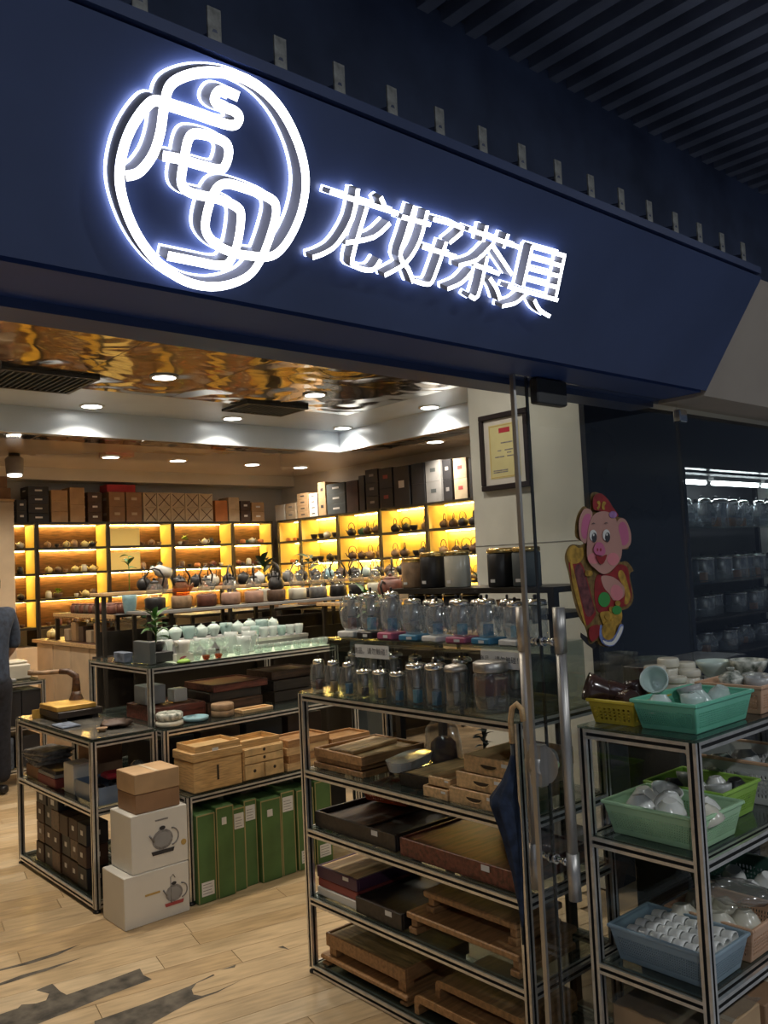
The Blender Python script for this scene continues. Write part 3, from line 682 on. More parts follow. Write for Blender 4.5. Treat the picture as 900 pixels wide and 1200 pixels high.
@cached
def basket(L, W, H, m, nz=5, step=0.016, taper=0.86):
    """perforated plastic basket, L along y, W along x, open top, origin at its base centre"""
    lat = MB().m(m)
    tx, ty = W/2, L/2; bx, by = W/2*taper, L/2*taper
    def wallstrip(p0, p1, q0, q1, n):
        """p: bottom ends, q: top ends; lattice of bars between"""
        p0, p1, q0, q1 = map(Vector, (p0, p1, q0, q1))
        out = (p1-p0).cross(q0-p0).normalized()*0.0018
        def quad(a, b, c, d):
            k = len(lat.v)
            lat.v += [tuple(v) for v in (a-out, b-out, c-out, d-out, a+out, b+out, c+out, d+out)]
            for f in ((0, 1, 2, 3), (7, 6, 5, 4), (0, 4, 5, 1), (1, 5, 6, 2), (2, 6, 7, 3), (3, 7, 4, 0)): lat.face([k+i for i in f])
        P = lambda s_, t_: p0.lerp(p1, s_).lerp(q0.lerp(q1, s_), t_)
        rows = [0.0]+[0.16+0.56*i/nz for i in range(nz+1)]+[1.0]
        bw = 0.56/nz*0.42
        quad(P(0, 0), P(1, 0), P(1, 0.16), P(0, 0.16)); quad(P(0, 0.72), P(1, 0.72), P(1, 1), P(0, 1))
        for i in range(1, nz):
            c = 0.16+0.56*i/nz; quad(P(0, c-bw/2), P(1, c-bw/2), P(1, c+bw/2), P(0, c+bw/2))
        for i in range(n+1):
            c = 0.05+0.9*i/n; d = 0.9/n*0.24
            quad(P(c-d, 0.16), P(c+d, 0.16), P(c+d, 0.72), P(c-d, 0.72))
        quad(P(0, 0.16), P(0.05, 0.16), P(0.05, 0.72), P(0, 0.72)); quad(P(0.95, 0.16), P(1, 0.16), P(1, 0.72), P(0.95, 0.72))
    nx, ny = max(4, int(W/step)), max(4, int(L/step))
    wallstrip((-bx, by, 0.002), (-bx, -by, 0.002), (-tx, ty, H), (-tx, -ty, H), ny)
    wallstrip((-bx, -by, 0.002), (bx, -by, 0.002), (-tx, -ty, H), (tx, -ty, H), nx)
    wallstrip((bx, -by, 0.002), (bx, by, 0.002), (tx, -ty, H), (tx, ty, H), ny)
    wallstrip((bx, by, 0.002), (-bx, by, 0.002), (tx, ty, H), (-tx, ty, H), nx)
    rim = MB().m(m); e = 0.007
    for x0, x1, y0, y1 in ((-tx-e, -tx+0.003, -ty-e, ty+e), (tx-0.003, tx+e, -ty-e, ty+e), (-tx+0.003, tx-0.003, -ty-e, -ty+0.003), (-tx+0.003, tx-0.003, ty-0.003, ty+e)):
        rim.box(x0, x1, y0, y1, H-0.004, H+0.006, 0.002)
    return [('side_wall', lat.mesh('side_wall'), []), ('rim', rim.mesh('rim'), []), ('bottom', MB().m(m).box(-bx, bx, -by, by, 0, 0.003).mesh('bottom'), [])]

def tray(w, d, h, m, rim=0.012, wall=0.012, top=None, feet=0.0):
    """tea tray: floor board, four rim strips and optional feet; origin at its near corner"""
    f = feet
    parts = [('tray_board', MB().m(top or m).box(wall, w-wall, wall, d-wall, f, f+h-rim).mesh('tray_board'), [])]
    b = MB().m(m); b.box(0, wall, 0, d, f, f+h, 0.002).box(w-wall, w, 0, d, f, f+h, 0.002).box(wall, w-wall, 0, wall, f, f+h, 0.002).box(wall, w-wall, d-wall, d, f, f+h, 0.002)
    parts.append(('rim', b.mesh('rim'), []))
    if f:
        for x in (0.01, w-0.05):
            for y in (0.01, d-0.05): parts.append(('foot', MB().m(m).box(x, x+0.04, y, y+0.04, 0, f-0.0005).mesh('foot'), []))
    return parts
tray = cached(tray)
def put_tray(label, x, y, z, w, d, h, m, rz=0, name='tea_tray', tagged=False, **k):
    t = place(tray(w, d, h, m, **k), name, label, 'tray', (x, y, z), rz)
    if tagged: obj('price_tag', MB().m('label_white').box(-0.0012, -0.0002, d*0.2, d*0.2+0.035, h*0.6, h*0.9), t)
    return t
@cached
def bridge(w, d, h, m, th=0.022, round_=False):
    """low bench-shaped stand: board on two end legs"""
    if round_:
        pts = [(0, h)]; b = MB().m(m); r = h*0.6
        path = [(0, 0.01, 0.0)]
        # outline of a board whose ends curl down into legs, extruded across
        out = [(0, 0), (0.02, -0.0), (0.02, h-th-0.012), (0.03, h-th), (d-0.03, h-th), (d-0.02, h-th-0.012), (d-0.02, 0), (d, 0), (d, h-0.02), (d-0.006, h-0.006), (d-0.02, h), (0.02, h), (0.006, h-0.006), (0, h-0.02)]
        n = len(out); b.v = [(x, y, z) for x in (0, w) for y, z in out]
        for i in range(n): j = (i+1) % n; b.face((i, j, n+j, n+i))
        b.face((0, 1, 2, 13)); b.face((13, 2, 3, 10)) if 0 else None
        for base in (0, n):
            for q in ((0, 1, 2, 13), (13, 2, 3, 12), (12, 3, 11), (11, 3, 4, 10), (10, 4, 9), (9, 4, 5, 8), (8, 5, 6, 7)): b.face([base+i for i in (q if base == 0 else reversed(q))])
        return [('board', b.mesh('board'), [])]
    parts = [('board', MB().m(m).box(0, w, 0, d, h-th, h, 0.004).mesh('board'), [])]
    for y0 in (0.004, d-0.044):
        lg = MB().m(m).box(0.006, w-0.006, y0, y0+0.04, 0, h*0.3, 0.003).box(0.014, w-0.014, y0+0.006, y0+0.034, h*0.3, h-th-0.0005, 0.003)
        parts.append(('leg', lg.mesh('leg'), []))
    return parts
def leaf_mesh(L, W, m, bend=0.4):
    b = MB().m(m); N = 5
    for i in range(N+1):
        t_ = i/N; wd = W*math.sin(math.pi*min(0.97, 0.12+0.85*t_))
        x = L*t_; z = L*(0.5*t_-bend*t_*t_)
        b.v += [(x, -wd/2, z+wd*0.15), (x, 0, z), (x, wd/2, z+wd*0.15)]
    for i in range(N):
        for k in (0, 1): b.face((3*i+k, 3*i+3+k, 3*i+4+k, 3*i+1+k), True)
    return b.mesh('leaf')
def plant(label, loc, h, n, L, W, m='foliage', pot=('clay_black', 0.06, 0.08), seed=1, bend=0.4, bare=0.3):
    rnd = random.Random(seed); t = thing('potted_plant', label, 'plant', loc)
    pr, ph = pot[1], pot[2]
    obj('pot', MB().m(pot[0]).lathe(cup_prof(pr, ph, 0.7, 1.0), 14, close=False), t)
    obj('soil', MB().m('clay_brown').lathe([(0.001, ph*0.8), (pr*0.85, ph*0.8)], 14, close=False), t)
    obj('stem', MB().m(m).tube([(0, 0, ph*0.6), (0.005, 0.004, ph+h*0.4), (0, 0, ph+h*0.85)], [0.005, 0.004, 0.002], 6), t)
    me = [leaf_mesh(L*k, W, m, bend) for k in (0.8, 1.0, 1.15)]
    for i in range(n):
        z = ph+h*(bare+(0.9-bare)*i/max(1, n-1)); a = i*2.4+rnd.random()
        o = obj('leaf', rnd.choice(me), t, (0, 0, z), a); o.rotation_euler = (rnd.uniform(-.3, .3), rnd.uniform(-0.6, 0.35), a)
    return t

# ------------------------------------------------------------------ near rack inside the door: trays below, glass tea makers above
AX, AY0, AY1, AH = 2.03, 1.74, 2.88, 1.10
LV = (0.032, 0.295, 0.56, 0.79)
rack('display_rack', 'aluminium glass-shelved rack just inside the door with tea trays below and glass pots above', AX, 2.50, AY0, AY1, AH, LV)
s1, s2, s3, s4 = 0.797, 0.567, 0.302, 0.039
# shelf 1 (under the top)
put_tray('wide flat wooden tray at the bottom of the stack of three on the near rack', 2.07, 2.54, s1, 0.30, 0.305, 0.022, 'wood_mid')
put_tray('middle wooden tray of the stack of three on the near rack', 2.08, 2.56, s1+0.0225, 0.28, 0.285, 0.022, 'wood_mid')
put_tray('topmost light wooden tray with a loose board, on the stack of three', 2.065, 2.535, s1+0.0455, 0.33, 0.30, 0.034, 'wood_mid', top='wood_light')
t = place([('board', MB().m('wood_light').box(0, 0.27, 0, 0.13, 0, 0.014, 0.003).mesh('board'), [('groove_line', MB().m('wood_mid').box(0.02, 0.25, 0.03, 0.034, 0.0135, 0.0146).mesh('groove_line'))])], 'wooden_board', 'pale wooden board lying aslant in the topmost tray of the near rack', 'board', (2.10, 2.63, s1+0.069), R(8))
ov = [(0.052*math.cos(a)*1.0, 0.13*math.sin(a)) for a in [2*math.pi*i/28 for i in range(28)]]
ov = [(max(-0.055, min(0.055, x*1.35)), y) for x, y in ov]
place([('dish', MB().m('porcelain').prism([(x*0.85, y*0.93) for x, y in ov], 0, 0.03, ov).mesh('dish'), []), ('rim', MB().m('porcelain').prism(ov, 0.0302, 0.036, [(x*1.03, y*1.01) for x, y in ov]).mesh('rim'), [])], 'oval_dish', 'white oval porcelain tray beside the stack of wooden trays', 'tray', (2.235, 2.455, s1+0.030), R(-72))
place([('foot', MB().m('plastic_teal').lathe([(0.035, 0), (0.04, 0.004), (0.04, 0.024), (0.03, 0.029)], 16).mesh('foot'), [])], 'dark_bowl', 'small dark teal bowl under the white oval tray', 'bowl', (2.235, 2.455, s1), 0)
put_tray('black-sided tea tray with a light wooden top on the near rack', 2.10, 2.20, s1, 0.30, 0.165, 0.044, 'wood_black', rz=R(0), top='wood_light', rim=0.001)
def drawer_box(label, x, y, z, w, d, h, rz=0, grip=True):
    t = thing('drawer_box', label, 'box', (x, y, z), rz)
    b = MB().m('wood_light').box(0.008, w, 0, 0.008, 0, h).box(0.008, w, d-0.008, d, 0, h).box(w-0.008, w, 0.008, d-0.008, 0, h).box(0.008, w-0.008, 0.008, d-0.008, 0, 0.006)
    obj('case', b, t)
    f = obj('front_board', MB().m('wood_light').box(0, 0.0075, 0, d, 0, h, 0.002), t)
    if grip:
        g = MB().m('slot_dark'); n = 10
        pts = [(d/2+0.034*math.cos(math.pi*i/n), h*0.58-0.012*math.sin(math.pi*i/n)) for i in range(n+1)]
        k = len(g.v); g.v += [(-0.0006, y_, z_) for y_, z_ in pts]; g.face(range(len(pts)-1, -1, -1)); obj('grip_slot', g, f)
        e = MB().m('bamboo_top').tube([(-0.002, y_, z_-0.003) for y_, z_ in pts], 0.002, 6); obj('grip_lip', e, f)
    obj('price_tag', MB().m('label_white').box(-0.001, -0.0002, d*0.08, d*0.25, h*0.62, h*0.82), f)
    return t
drawer_box('lowest wooden drawer box of the stack of three on the near rack', 2.055, 1.845, s1, 0.30, 0.225, 0.052)
drawer_box('middle wooden drawer box of the stack of three on the near rack', 2.066, 1.82, s1+0.0525, 0.30, 0.225, 0.052)
drawer_box('topmost wooden drawer box of the stack of three on the near rack', 2.075, 1.795, s1+0.105, 0.30, 0.22, 0.056)
drawer_box('low wooden box between the black-sided tray and the drawer boxes', 2.052, 2.075, s1, 0.25, 0.118, 0.036, grip=False)
drawer_box('small wooden box on top of the low wooden box on the near rack', 2.07, 2.078, s1+0.0365, 0.22, 0.105, 0.030, grip=False)
# wrapped pot and a little plant at the back of shelf 1
t = thing('wrapped_pot', 'dark pot in clear plastic wrap at the back of the near rack', 'pot', (2.405, 2.44, s1))
obj('pot', MB().m('clay_red').lathe([(0.04, 0), (0.055, 0.03), (0.05, 0.09), (0.03, 0.11)], 14), t)
b = MB().m('plastic_wrap').lathe([(0.055, 0), (0.075, 0.03), (0.08, 0.09), (0.06, 0.15), (0.03, 0.19), (0.045, 0.21)], 12, close=False)
rr = random.Random(5); b.v = [(x+rr.uniform(-.008, .008), y+rr.uniform(-.008, .008), z) for x, y, z in b.v]; obj('plastic_wrap', b, t)
plant('small grey-green plant at the back of the near rack behind the wooden boxes', (2.432, 2.25, s1), 0.10, 12, 0.045, 0.022, 'carton_slate', ('clay_black', 0.028, 0.06), 4)
# shelf 2
put_tray('big dark brown wooden tea tray filling the second shelf of the near rack', 2.06, 2.36, s2, 0.36, 0.48, 0.06, 'wood_black', rz=0, rim=0.02, tagged=True)
place([('panel', MB().m('wood_dark').box(0, 0.32, 0, 0.22, 0, 0.006, 0.002).mesh('panel'), [])], 'tray_panel', 'dark slatted panel lying inside the big dark brown tea tray', 'board', (2.085, 2.56, s2+0.042), 0)
place(basket(0.24, 0.18, 0.05, 'plastic_orange', 3), 'orange_basket', 'orange-red plastic basket behind the big dark brown tea tray', 'basket', (2.385, 2.70, s2+0.062), R(8))
t = place([('roll', MB().m('plastic_wrap').ball((0, 0, 0.05), 0.055, 12, 1.0, 1.9, 0.8).mesh('roll'), []), ('contents', MB().m('clay_black').ball((0, 0, 0.045), 0.035, 10, 1, 1.6, 0.7).mesh('contents'), [])], 'wrapped_parcel', 'dark ware in crumpled plastic lying in the orange-red basket', 'parcel', (2.385, 2.66, s2+0.068), R(10))
put_tray('reddish brown wooden tea tray at the door end of the second shelf', 2.055, 1.80, s2, 0.38, 0.53, 0.062, 'wood_red', tagged=True, rim=0.006)
put_carton('flat grey-green box standing behind the reddish brown tea tray', 2.395, 1.95, s2+0.064, 0.055, 0.22, 0.12, 'carton_slate', None, None)
# shelf 3
put_carton('flat white box at the bottom of the pile on the third shelf', 2.06, 2.588, s3, 0.34, 0.255, 0.032, 'carton_white')
put_carton('flat dark red box in the pile on the third shelf', 2.062, 2.592, s3+0.034, 0.33, 0.245, 0.034, 'carton_darkred')
put_tray('wooden-topped purple tray crowning the pile of flat boxes', 2.06, 2.59, s3+0.0685, 0.34, 0.25, 0.044, 'carton_purple', top='wood_light', rim=0.002, tagged=True)
put_tray('black lacquered tea tray in the middle of the third shelf', 2.05, 2.335, s3, 0.38, 0.255, 0.058, 'wood_black', rim=0.004, tagged=True)
place(bridge(0.30, 0.51, 0.075, 'wood_mid'), 'bridge_stand', 'long low wooden bench stand on the third shelf, carrying a smaller one', 'stand', (2.055, 1.805, s3))
place(bridge(0.24, 0.42, 0.075, 'wood_mid'), 'bridge_stand', 'smaller wooden bench stand standing on the longer one', 'stand', (2.09, 1.84, s3+0.0755))
# shelf 4
put_tray('slotted wooden tea tray on feet at the bottom left of the near rack', 2.06, 2.34, s4+0.042, 0.33, 0.46, 0.05, 'wood_mid', top='wood_olive', rim=0.006, feet=0.035)
place(bridge(0.30, 0.50, 0.04, 'wood_mid', 0.018), 'bridge_stand', 'flat wooden bench stand beneath the slotted tea tray on the bottom shelf', 'stand', (2.052, 2.33, s4))
place(bridge(0.28, 0.46, 0.065, 'wood_mid', 0.024, True), 'bridge_stand', 'rounded wooden bench stand on the bottom shelf, the lower of two', 'stand', (2.052, 1.83, s4))
place(bridge(0.26, 0.40, 0.060, 'wood_mid', 0.024, True), 'bridge_stand', 'rounded wooden bench stand on the bottom shelf, the upper of two', 'stand', (2.09, 1.82, s4+0.0655))
# top: two rows of glass makers
tz = AH+0.0005
kinds = [(0.037, 0.14, False, 'clay_red', 'chrome'), (0.037, 0.14, False, 'gold_card', 'chrome'), (0.037, 0.14, False, 'blue_card', 'chrome'), (0.036, 0.115, True, 'clay_black', 'chrome'), (0.036, 0.12, True, 'gold_card', 'chrome'),
         (0.036, 0.12, True, 'blue_card', 'chrome'), (0.042, 0.16, True, 'cyan_card', 'chrome'), (0.042, 0.165, True, 'blue_card', 'chrome'), (0.042, 0.165, True, None, 'brushed_steel')]
names = {False: 'glass_teapot', True: 'glass_mug'}
inn = {'clay_red': 'brown', 'gold_card': 'gold', 'blue_card': 'blue', 'clay_black': 'black', 'cyan_card': 'light blue', None: 'no'}
for i, (r, h, tall, card, lid) in enumerate(kinds):
    y = 2.815-i*0.096; place(glass_pot(r, h, 'pot_glass', None, lid, tall, card), names[tall], f'{"straight" if tall else "round"} glass tea maker with {inn[card]} card, {ORD[i]} from the left in the front row', 'tea maker', (2.092, y, tz), R(random.uniform(-4, 4)), 'front row of glass tea makers on the near rack')
t = thing('glass_jar', 'wide glass jar of amber tea at the door end of the front row', 'jar', (2.11, 1.905, tz))
obj('jar', MB().m('pot_glass').lathe([(0.001, 0.001), (0.055, 0.001), (0.06, 0.01), (0.06, 0.12), (0.052, 0.13)], 20, close=False), t)
obj('tea', MB().m('amber_glass').lathe([(0.056, 0.06), (0.056, 0.11)], 20), t); obj('lid', MB().m('brushed_steel').lathe([(0.056, 0.131), (0.058, 0.135), (0.058, 0.16), (0.05, 0.165)], 20), t)
for i in range(8):
    y = 2.76-i*0.122; r, h, tall = ((0.040, 0.165, False), (0.040, 0.17, True))[i % 3 == 2]
    place(glass_pot(r, h, 'pot_glass', None, 'chrome', tall, None), names[tall], f'glass tea maker under the glass riser, {ORD[i]} from the left in the second row', 'tea maker', (2.232, y, tz), R(random.uniform(-6, 6)), 'second row of glass tea makers on the near rack')
for i in range(5): put_carton(f'added dark carton blocking reflections under the glass riser, {ORD[i]} from the left', 2.355, 2.62-i*0.185, tz, 0.09, 0.17, 0.15, ('carton_black', 'carton_cocoa')[i % 2], None, None)  # added dark boxes that keep the yellow shelf reflections off the glass
# glass riser with electric-kettle style glass pots on coloured boxes
RX0, RX1, RY0, RY1, RZ = 2.165, 2.475, 1.80, 2.835, 1.305
t = thing('glass_riser', 'clear glass riser shelf standing on the near rack', 'shelf', (RX0, RY0, tz))
obj('top_pane', MB().m('shelf_glass').box(0, RX1-RX0, 0, RY1-RY0, RZ-tz-0.008, RZ-tz), t)
for x in (0.004, RX1-RX0-0.012): obj('side_pane', MB().m('pane').box(x, x+0.006, 0.004, RY1-RY0-0.004, 0.15, RZ-tz-0.0085), t)
for y in (0.0, RY1-RY0-0.006): obj('end_pane', MB().m('shelf_glass').box(0.0, RX1-RX0, y, y+0.006, 0, RZ-tz-0.0085), t)
def price_card(label, y0, y1, z0, z1, txt):
    t = thing('price_card', label, 'card', (RX0-0.004, y0, z0))
    obj('card', MB().m('label_white').box(-0.002, 0, 0, y1-y0, 0, z1-z0), t)
    cu = bpy.data.curves.new('card_text', 'FONT'); cu.body = txt; cu.size = (y1-y0)/(len(txt)*0.92); cu.align_x = 'CENTER'; cu.align_y = 'CENTER'
    cu.materials.append(MATS['ink'])
    tmp = bpy.data.objects.new('card_text', cu); me = bpy.data.meshes.new_from_object(tmp); bpy.data.objects.remove(tmp)
    o = bpy.data.objects.new('card_text', me); COL.objects.link(o); o.parent = t
    o.location = (-0.0025, (y1-y0)/2, (z1-z0)/2); o.rotation_euler = (R(90), 0, R(-90))
price_card('white card with black writing on the riser, nearer the round pots', 2.46, 2.66, 1.235, 1.285, '商品，请勿触碰！')
price_card('white card with black writing on the riser, nearer the door handle', 1.82, 1.99, 1.235, 1.29, '商品，请勿触碰！')
for i, (base, card, hh, bb) in enumerate([('plastic_white', 'clay_red', 0.19, 0), ('clay_black', 'cyan_card', 0.20, 0), ('pink_card', 'blue_card', 0.20, 0), ('blue_card', 'clay_grey', 0.17, 0), ('plastic_white', 'blue_card', 0.16, 0), ('pink_card', 'cyan_card', 0.165, 0), ('blue_card', 'blue_card', 0.17, 0), ('plastic_white', 'cyan_card', 0.16, 0)]):
    nm = {'plastic_white': 'white', 'clay_black': 'black', 'pink_card': 'pink', 'blue_card': 'blue'}[base]
    place(glass_pot(0.046, hh, 'pot_glass_bright', base, 'chrome', False, card), 'glass_teapot', f'glass teapot on a {nm} base, {ORD[i]} from the left on the glass riser', 'teapot', (RX0+0.062, 2.755-i*0.124, RZ+0.0005), R(random.uniform(-8, 8)), 'glass pots on the riser')
for i in range(7):
    place(glass_pot(0.045, 0.16, 'pot_glass_bright', None, 'chrome', i % 2 == 0, None), 'glass_teapot', f'glass teapot at the back of the riser, {ORD[i]} from the left', 'teapot', (RX0+0.225, 2.70-i*0.128, RZ+0.0005), R(random.uniform(-5, 5)), 'back row of glass pots on the riser')
# black rack with tea canisters behind
t = thing('black_shelf', 'low black shelf stand holding tea canisters behind the glass riser', 'shelf', (2.56, 1.98, 0))
for x in (0, 0.26):
    for y in (0, 0.88): obj('leg', MB().m('shelf_black').box(x, x+0.03, y, y+0.03, 0, 1.46), t)
for z in (0.5, 1.0, 1.36, 1.46): obj('board', MB().m('shelf_black').box(0, 0.29, 0, 0.91, z, z+0.022), t)
for i, (y, m_, nm, hh) in enumerate(((2.815, 'clay_tan', 'tan', 0.135), (2.695, 'clay_black', 'black', 0.155), (2.545, 'porcelain_warm', 'cream white', 0.155), (2.30, 'clay_black', 'matte black', 0.155), (2.17, 'carton_slate', 'dark slate', 0.155))):
    place(canister(0.056, hh, m_), 'tea_canister', f'{nm} tea canister with a brass lid on the black shelf', 'canister', (2.645, y, 1.483))
for i in range(4): place(canister(0.038, 0.075, 'clay_black'), 'tea_canister', f'small black tea tin under the canister row, {ORD[i]} from the left', 'canister', (2.62, 2.78-i*0.11, 1.3825))
place(cup(0.05, 0.05, 'clay_tan'), 'wooden_bowl', 'tan bowl beneath the cream white canister', 'bowl', (2.63, 2.26, 1.3825))

# ------------------------------------------------------------------ basket rack outside the glass
BX0, BY0, BY1, BH = 2.087, 1.186, 1.558, 1.10
rack('basket_rack', 'aluminium rack outside the glass front carrying plastic baskets of teaware', BX0, 3.45, BY0, BY1, BH, (0.06, 0.43, 0.785))
bz = BH+0.0005
put_carton('dark low cabinet standing behind the glass door', 2.88, 1.70, 0.0, 0.56, 0.22, 1.16, 'carton_black', name='low_cabinet')
def put_basket(label, x, y, z, L, W, H, m, rz=0, **k): return place(basket(L, W, H, m, **k), 'plastic_basket', label, 'basket', (x, y, z), rz)
put_basket('yellow perforated basket of brown cups on the basket rack', 2.235, 1.475, bz, 0.15, 0.19, 0.066, 'plastic_yellow', nz=4, step=0.017)
put_basket('mint green perforated basket of celadon cups on the basket rack', 2.295, 1.302, bz, 0.190, 0.32, 0.078, 'plastic_mint', nz=7, step=0.008)
put_basket('peach basket of patterned bowls beside the mint green basket', 2.63, 1.30, bz, 0.20, 0.26, 0.08, 'plastic_peach', nz=6, step=0.010)
put_basket('white-green basket of lidded white jars at the back of the basket rack', 2.515, 1.482, bz, 0.12, 0.24, 0.05, 'plastic_palegreen', nz=5, step=0.01)
def tumble(o, rx, ry, rz): o.rotation_euler = (R(rx), R(ry), R(rz)); return o
z = bz+0.045
tumble(place(cup(0.042, 0.07, 'cocoa_glaze', 0.8), 'cup', 'dark brown cup with a white sticker lying in the yellow basket', 'cup', (2.20, 1.52, z+0.035)), 0, 70, 130)
tumble(place(cup(0.036, 0.06, 'cocoa_glaze', 0.8), 'cup', 'dark brown cup lying in the middle of the yellow basket', 'cup', (2.215, 1.465, z+0.03)), 10, 80, 110)
tumble(place(cup(0.036, 0.055, 'cocoa_glaze', 0.8), 'cup', 'dark brown cup beside the mint basket in the yellow basket', 'cup', (2.18, 1.425, z+0.025)), 0, 100, 60)
tumble(place(cup(0.036, 0.065, 'cocoa_glaze', 0.85), 'cup', 'brown cup at the back of the yellow basket', 'cup', (2.28, 1.47, z)), 0, 15, 60)
tumble(place(cup(0.042, 0.055, 'celadon', 0.5), 'celadon_cup', 'pale celadon bowl tipped over between the yellow and mint baskets', 'cup', (2.30, 1.415, z+0.055)), 0, 65, 200)
cz = bz+0.042
for i, (x, y, r, a, nm) in enumerate(((2.19, 1.345, 0.042, 175, 'upside-down at its far end'), (2.24, 1.28, 0.040, 160, 'tipped in its middle'), (2.20, 1.255, 0.034, 20, 'in its near corner'), (2.31, 1.30, 0.042, 185, 'upside-down behind the middle'), (2.37, 1.34, 0.038, 15, 'at its back'), (2.40, 1.265, 0.038, 160, 'by its outer end'))):
    tumble(place(cup(r, 0.052, 'celadon' if i != 4 else 'porcelain_grey', 0.5), 'celadon_cup', f'celadon cup in the mint green basket, {nm}', 'cup', (x, y, cz+(0.05 if a > 90 else 0))), a, 8, i*40)
@cached
def honey_jar(r, h): return [('body', MB().m('porcelain_warm').lathe([(r*0.7, 0), (r*0.95, h*0.12), (r, h*0.45), (r*0.8, h*0.74), (r*0.72, h*0.8)], 18).mesh('body'), []), ('lid', MB().m('porcelain_warm').lathe([(r*0.82, h*0.80), (r*0.88, h*0.84), (r*0.88, h*0.96), (r*0.8, h)], 18).mesh('lid'), [])]
for i, (x, y, h) in enumerate(((2.437, 1.506, 0.088), (2.520, 1.508, 0.098), (2.46, 1.449, 0.066), (2.545, 1.449, 0.074), (2.598, 1.495, 0.084))):
    place(honey_jar(0.039, h*1.5), 'white_jar', f'cream white lidded jar on the basket rack, {ORD[i]} in the cluster from the left', 'jar', (x, y, bz+0.004), 0, 'cream white jars')
for i, (x, y, m_, r, nm) in enumerate(((2.58, 1.33, 'glaze_speck', 0.038, 'speckled grey'), (2.60, 1.255, 'porcelain_grey', 0.038, 'grey'), (2.66, 1.29, 'porcelain_grey', 0.04, 'pale grey'), (2.68, 1.35, 'glaze_speck', 0.044, 'black-and-white patterned'))):
    place(cup_lid(r, 0.06, m_) if i == 0 else cup(r, 0.062, m_, 0.7), 'bowl', f'{nm} cup standing in the peach basket', 'cup', (x, y, bz+0.035))
for i, (x, y, z_, m_, nm) in enumerate(((2.78, 1.49, 0.0, 'porcelain_grey', 'stacked grey bowl under the celadon bowl at the back'), (2.78, 1.49, 0.058, 'celadon', 'pale celadon bowl on top of the stack at the back'), (2.76, 1.36, 0.07, 'glaze_speck', 'patterned bowl lying above the peach basket'), (2.85, 1.40, 0.0, 'carton_darkred', 'red-lined white bowl behind the peach basket'))):
    place(cup(0.062, 0.055, m_, 0.45), 'bowl', nm+' of the basket rack', 'bowl', (x, y, bz+z_+0.002))
# second level
b2 = 0.792
put_basket('pale green perforated basket of white bowls on the second level outside', 2.243, 1.36, b2, 0.30, 0.23, 0.088, 'plastic_palegreen', nz=7, step=0.009)
put_basket('lime green basket of dark and white bowls behind the pale green one', 2.485, 1.40, b2, 0.25, 0.22, 0.092, 'plastic_lime', nz=7, step=0.010)
for i, (x, y, a) in enumerate(((2.195, 1.44, 170), (2.200, 1.34, 185), (2.205, 1.25, 160), (2.270, 1.47, 175), (2.275, 1.38, 190), (2.280, 1.29, 165), (2.315, 1.43, 20))):
    tumble(place(cup(0.047, 0.05, 'porcelain_warm' if i == 2 else 'porcelain', 0.45), 'white_bowl', f'white bowl heaped in the pale green basket, {ORD[i]} from its far corner', 'bowl', (x, y, b2+0.055+(0.05 if a > 90 else 0))), a, random.uniform(-12, 12), 0)
for i, (x, y, m_, a) in enumerate(((2.435, 1.47, 'clay_black', 175), (2.435, 1.385, 'glaze_speck', 170), (2.52, 1.465, 'porcelain_grey', 10), (2.53, 1.38, 'porcelain', 178), (2.45, 1.32, 'porcelain_grey', 10), (2.54, 1.32, 'clay_black', 175))):
    tumble(place(cup(0.040, 0.05, m_, 0.5), 'bowl', f'bowl in the lime green basket, {ORD[i]} from its far corner', 'bowl', (x, y, b2+0.05+(0.05 if a > 90 else 0))), a, 8, i*30)
t = place(basket(0.32, 0.28, 0.13, 'plastic_white', nz=5, step=0.014), 'plastic_basket', 'white basket with an orange rim full of wrapped ware', 'basket', (2.78, 1.37, b2))
for nm in ('rim',):
    for c in t.children:
        if c.name.startswith('rim'): c.data = c.data.copy(); c.data.materials[0] = MATS['plastic_peach']
for i, (x, y) in enumerate(((2.70, 1.45), (2.70, 1.36), (2.72, 1.27), (2.80, 1.42), (2.82, 1.31))):
    tumble(place(cup(0.055, 0.055, 'porcelain_grey' if i % 2 else 'glaze_speck', 0.5), 'bowl', f'wrapped grey bowl in the orange-rimmed basket, {ORD[i]} from its far corner', 'bowl', (x, y, b2+0.13)), 170, 10, 0)
# third level
b3 = 0.4365
put_basket('slate blue basket filled with rows of small white cups', 2.228, 1.36, b3, 0.31, 0.20, 0.092, 'plastic_slateblue', nz=7, step=0.008)
n = 0
wc = cup(0.0212, 0.0345, 'porcelain', 0.78, 1.0, 12)
for r_ in range(4):
    for c_ in range(7):
        n += 1
        o = tumble(place(wc, 'small_cup', f'small white cup lying in the slate blue basket, {ORD[c_]} along row {("one", "two", "three", "four")[r_]}', 'cup', (2.163+r_*0.044, 1.475-c_*0.036, b3+0.079+0.004*(r_ % 2)), 0, 'small white cups in the slate blue basket'), 90, 0, 0)
put_basket('peach basket of white bowls beside the slate blue basket', 2.455, 1.33, b3, 0.26, 0.22, 0.095, 'plastic_peach', nz=5, step=0.010)
put_basket('dark green basket of white cups at the far end of the third level', 2.72, 1.37, b3, 0.30, 0.26, 0.12, 'plastic_deepgreen', nz=5, step=0.014)
for i, (x, y, r, a) in enumerate(((2.36, 1.42, 0.05, 172), (2.37, 1.31, 0.045, 165), (2.43, 1.38, 0.045, 15), (2.44, 1.27, 0.045, 170), (2.48, 1.36, 0.042, 160), (2.47, 1.44, 0.04, 175))):
    tumble(place(cup(r, 0.05, 'porcelain_warm', 0.5), 'white_bowl', f'cream bowl in the lower peach basket, {ORD[i]} from its far corner', 'bowl', (x, y, b3+0.055+(0.055 if a > 90 else 0))), a, 6, 0)
